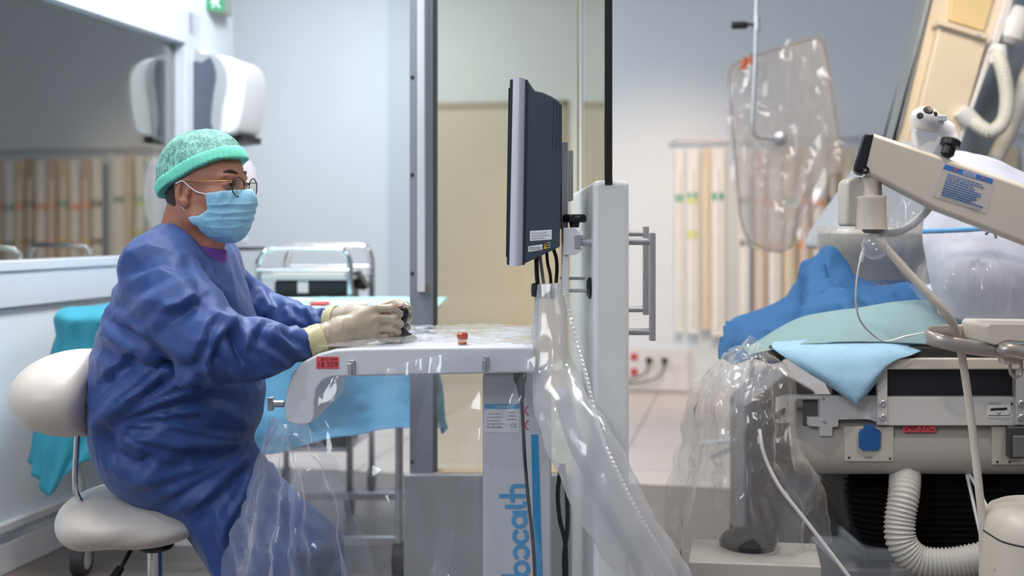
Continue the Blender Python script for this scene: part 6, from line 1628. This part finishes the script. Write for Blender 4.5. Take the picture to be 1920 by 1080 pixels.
M().lathe([(.03, 0), (.034, .03), (.030, .06)], P(1822, 228, 4.28), (-.6, 0, .6), 24).build('hose_collar', m_white, ca)
# ceiling carriage holding the arm
M().box((P(1700, 0, 4.5).x, 4.2, 3.02), (P(2000, 0, 4.5).x, 5.0, 3.18)).build('ceiling_carriage', m_cons2, ca, bevel=.01)
M().prism(outline([(1762, -50), (1910, -50), (1990, -480), (1830, -480)], YC+.08), (0, .30, 0)).build('upper_arm', m_carm, ca, bevel=.01)

# ================================================================== hanging acrylic screen in a bag
YH = 4.9
hs = thing('hanging_screen', 'clear acrylic shield hanging on a bent steel rod, wrapped in plastic', 'shield', P(1463, 260, YH))
m_acr = pane('acrylic sheet', (.95, .93, .91), .03, .02, (.82, .77, .73), .26)
so = [(1398, 112), (1440, 97), (1490, 82), (1526, 72), (1538, 75), (1546, 92), (1556, 150), (1566, 215), (1574, 270), (1579, 305), (1572, 322), (1548, 333), (1524, 348), (1502, 375), (1492, 410), (1488, 445), (1482, 462), (1462, 471), (1438, 468), (1415, 456), (1398, 440), (1388, 400), (1381, 320), (1374, 240), (1368, 170), (1368, 135), (1378, 120)]
so = smooth_closed(so, 3)
M().prism(outline(so, YH), (0, .012, 0)).build('acrylic_sheet', m_acr, hs)
M().tube([P(a, b, YH+.006) for a, b in so+[so[0]]], .006, 8).build('edge_band', pane('pinkish sheet edge', (.85, .78, .74), .05, .2, (.66, .55, .48), .35), hs, smooth=180)
M().tube([P(1419, -420, YH-.14), P(1418, 0, YH-.14)]+catmull([P(1416, 110, YH-.14), P(1412, 200, YH-.14), P(1411, 238, YH-.14), P(1416, 252, YH-.14), P(1430, 258, YH-.14), P(1460, 259, YH-.135)], 6), .0095, 12).build('rod', m_steel, hs, smooth=180)
M().lathe([(.012, -.02), (.030, -.012), (.034, 0), (.030, .014), (.018, .020), (0, .022)], P(1463, 259, YH-.125), (0, -1, 0), 28).build('knob', m_steel, hs)
M().tube([P(1418, 46, YH-.14), P(1404, 46, YH-.15), P(1399, 47, YH-.15), P(1372, 48, YH-.15)], [.006, .006, .0155, .0155], 14).build('grip', m_black, hs)
M().lathe([(.016, -.03), (.016, .03)], P(1418, 46, YH-.14), (0, 0, 1), 16).build('collar', m_steel, hs)
M().cyl(P(1463, 259, YH-.12), P(1463, 259, YH+.02), .010).build('knob_stem', m_steel, hs)
m_bagf = film('hanging bag film', haze=.07, edge=.55, hazecol=(.90, .86, .82), rough=.10)
for i, (Yo, rows) in enumerate(((-.07, [[(1380, 130), (1420, 108), (1470, 70), (1500, 82), (1535, 72)], [(1362, 190), (1420, 180), (1480, 170), (1530, 165), (1562, 150)], [(1366, 260), (1420, 260), (1490, 260), (1550, 250), (1597, 250)], [(1378, 360), (1420, 360), (1470, 360), (1520, 345), (1580, 320)], [(1388, 455), (1420, 470), (1450, 475), (1475, 472), (1495, 455)]]),
                                (.07, [[(1378, 125), (1420, 112), (1470, 85), (1500, 78), (1538, 75)], [(1360, 210), (1420, 200), (1480, 190), (1530, 185), (1580, 190)], [(1370, 330), (1420, 330), (1490, 330), (1540, 320), (1572, 300)], [(1392, 450), (1420, 465), (1450, 470), (1475, 465), (1492, 450)]]))):
    R = [[P(a, b, YH+Yo-(.03 if j in (1, 2, 3) else 0)) for j, (a, b) in enumerate(r)] for r in rows]
    U, f = crumple_sheet(R, 110, 110, .022, 6, 91+i, fold=.014, facet=520)
    o = link_mesh('screen_bag', U, f, m_bagf, hs, smooth=180)
for (a, b) in ((1392, 122), (1405, 116)):
    M().lathe([(.012, 0), (.014, .01), (.008, .05), (0, .055)], P(a, b+8, YH-.06), (.2, -.1, 1), 10).build('orange_clip', mat('orange clip', '#e0703c', .4), hs)
# infusion stand behind it
st_ = thing('infusion_stand', 'thin dark steel pole standing behind the hanging acrylic shield', 'stand', (P(1409, 0, 5.6).x, 5.6, 0))
x = P(1409, 0, 5.6).x
M().cyl(V3((x, 5.6, .08)), V3((x, 5.6, P(0, 330, 5.6).z)), .012).build('pole', m_steel, st_)
for i in range(5):
    a = 2*PI*i/5; M().cyl(V3((x, 5.6, .11)), V3((x+.28*math.cos(a), 5.6+.28*math.sin(a), .05)), .012).build('foot', m_steel, st_)

# ================================================================== rounded white unit at the bottom right corner
cu = thing('white_pod', 'rounded cream white unit with a seam in the bottom right corner', 'device', V3((P(1990, 0, 2.45).x, 2.45, 0)))
cx, cy = P(1995, 0, 2.50).x, 2.50; zt_ = CAMH-(962-HY)/F*2.42
rw = []
for z, s in ((0, .96), (.02, 1), (zt_-.075, 1), (zt_-.05, .985), (zt_-.03, .95), (zt_-.012, .87), (zt_-.003, .76), (zt_, .6), (zt_, .02)):
    rw.append([V3((cx+a*s*.165*2, cy+b*s*.13*2, z)) for a, b in rrect(1, 1, .34, 8)])
M().grid(rw, closed=True).build('shell', m_cream, cu, smooth=60)
rw = [[V3((cx+a*s*.165*2, cy+b*s*.13*2, z)) for a, b in rrect(1, 1, .34, 8)] for z, s in ((zt_-.068, 1.0), (zt_-.067, 1.003), (zt_-.065, 1.003), (zt_-.064, 1.0))]
M().grid(rw, closed=True).build('seam', m_dark, cu, smooth=60)
stroke2d([[(-.003, .004), (.003, 0), (-.003, -.004), (-.003, .004)]], .0012, P(1866, 1070, cy-.13-.001), ux, uy, .0005).build('mark', m_greyink, cu, fix=False)
# thin white tubes crossing the bellows
for i, pts in enumerate(([(1812, 885, 2.98), (1822, 930, 2.96), (1838, 1000, 2.9), (1850, 1045, 2.85), (1852, 1200, 2.85), (1850, 1320, 2.9)], [(1815, 885, 2.98), (1835, 920, 2.94), (1862, 975, 2.85), (1890, 1030, 2.85), (1900, 1200, 2.85), (1900, 1320, 2.9)])):
    o = M().tube(catmull([P(*p) for p in pts], 6), .0045, 8).build('white_tube', m_white, origin=P(*pts[-1]), smooth=180)
    tag(o, ('thin white tube dropping straight down in front of the black bellows', 'thin white tube slanting right across the black bellows towards the cream pod')[i], 'tube')
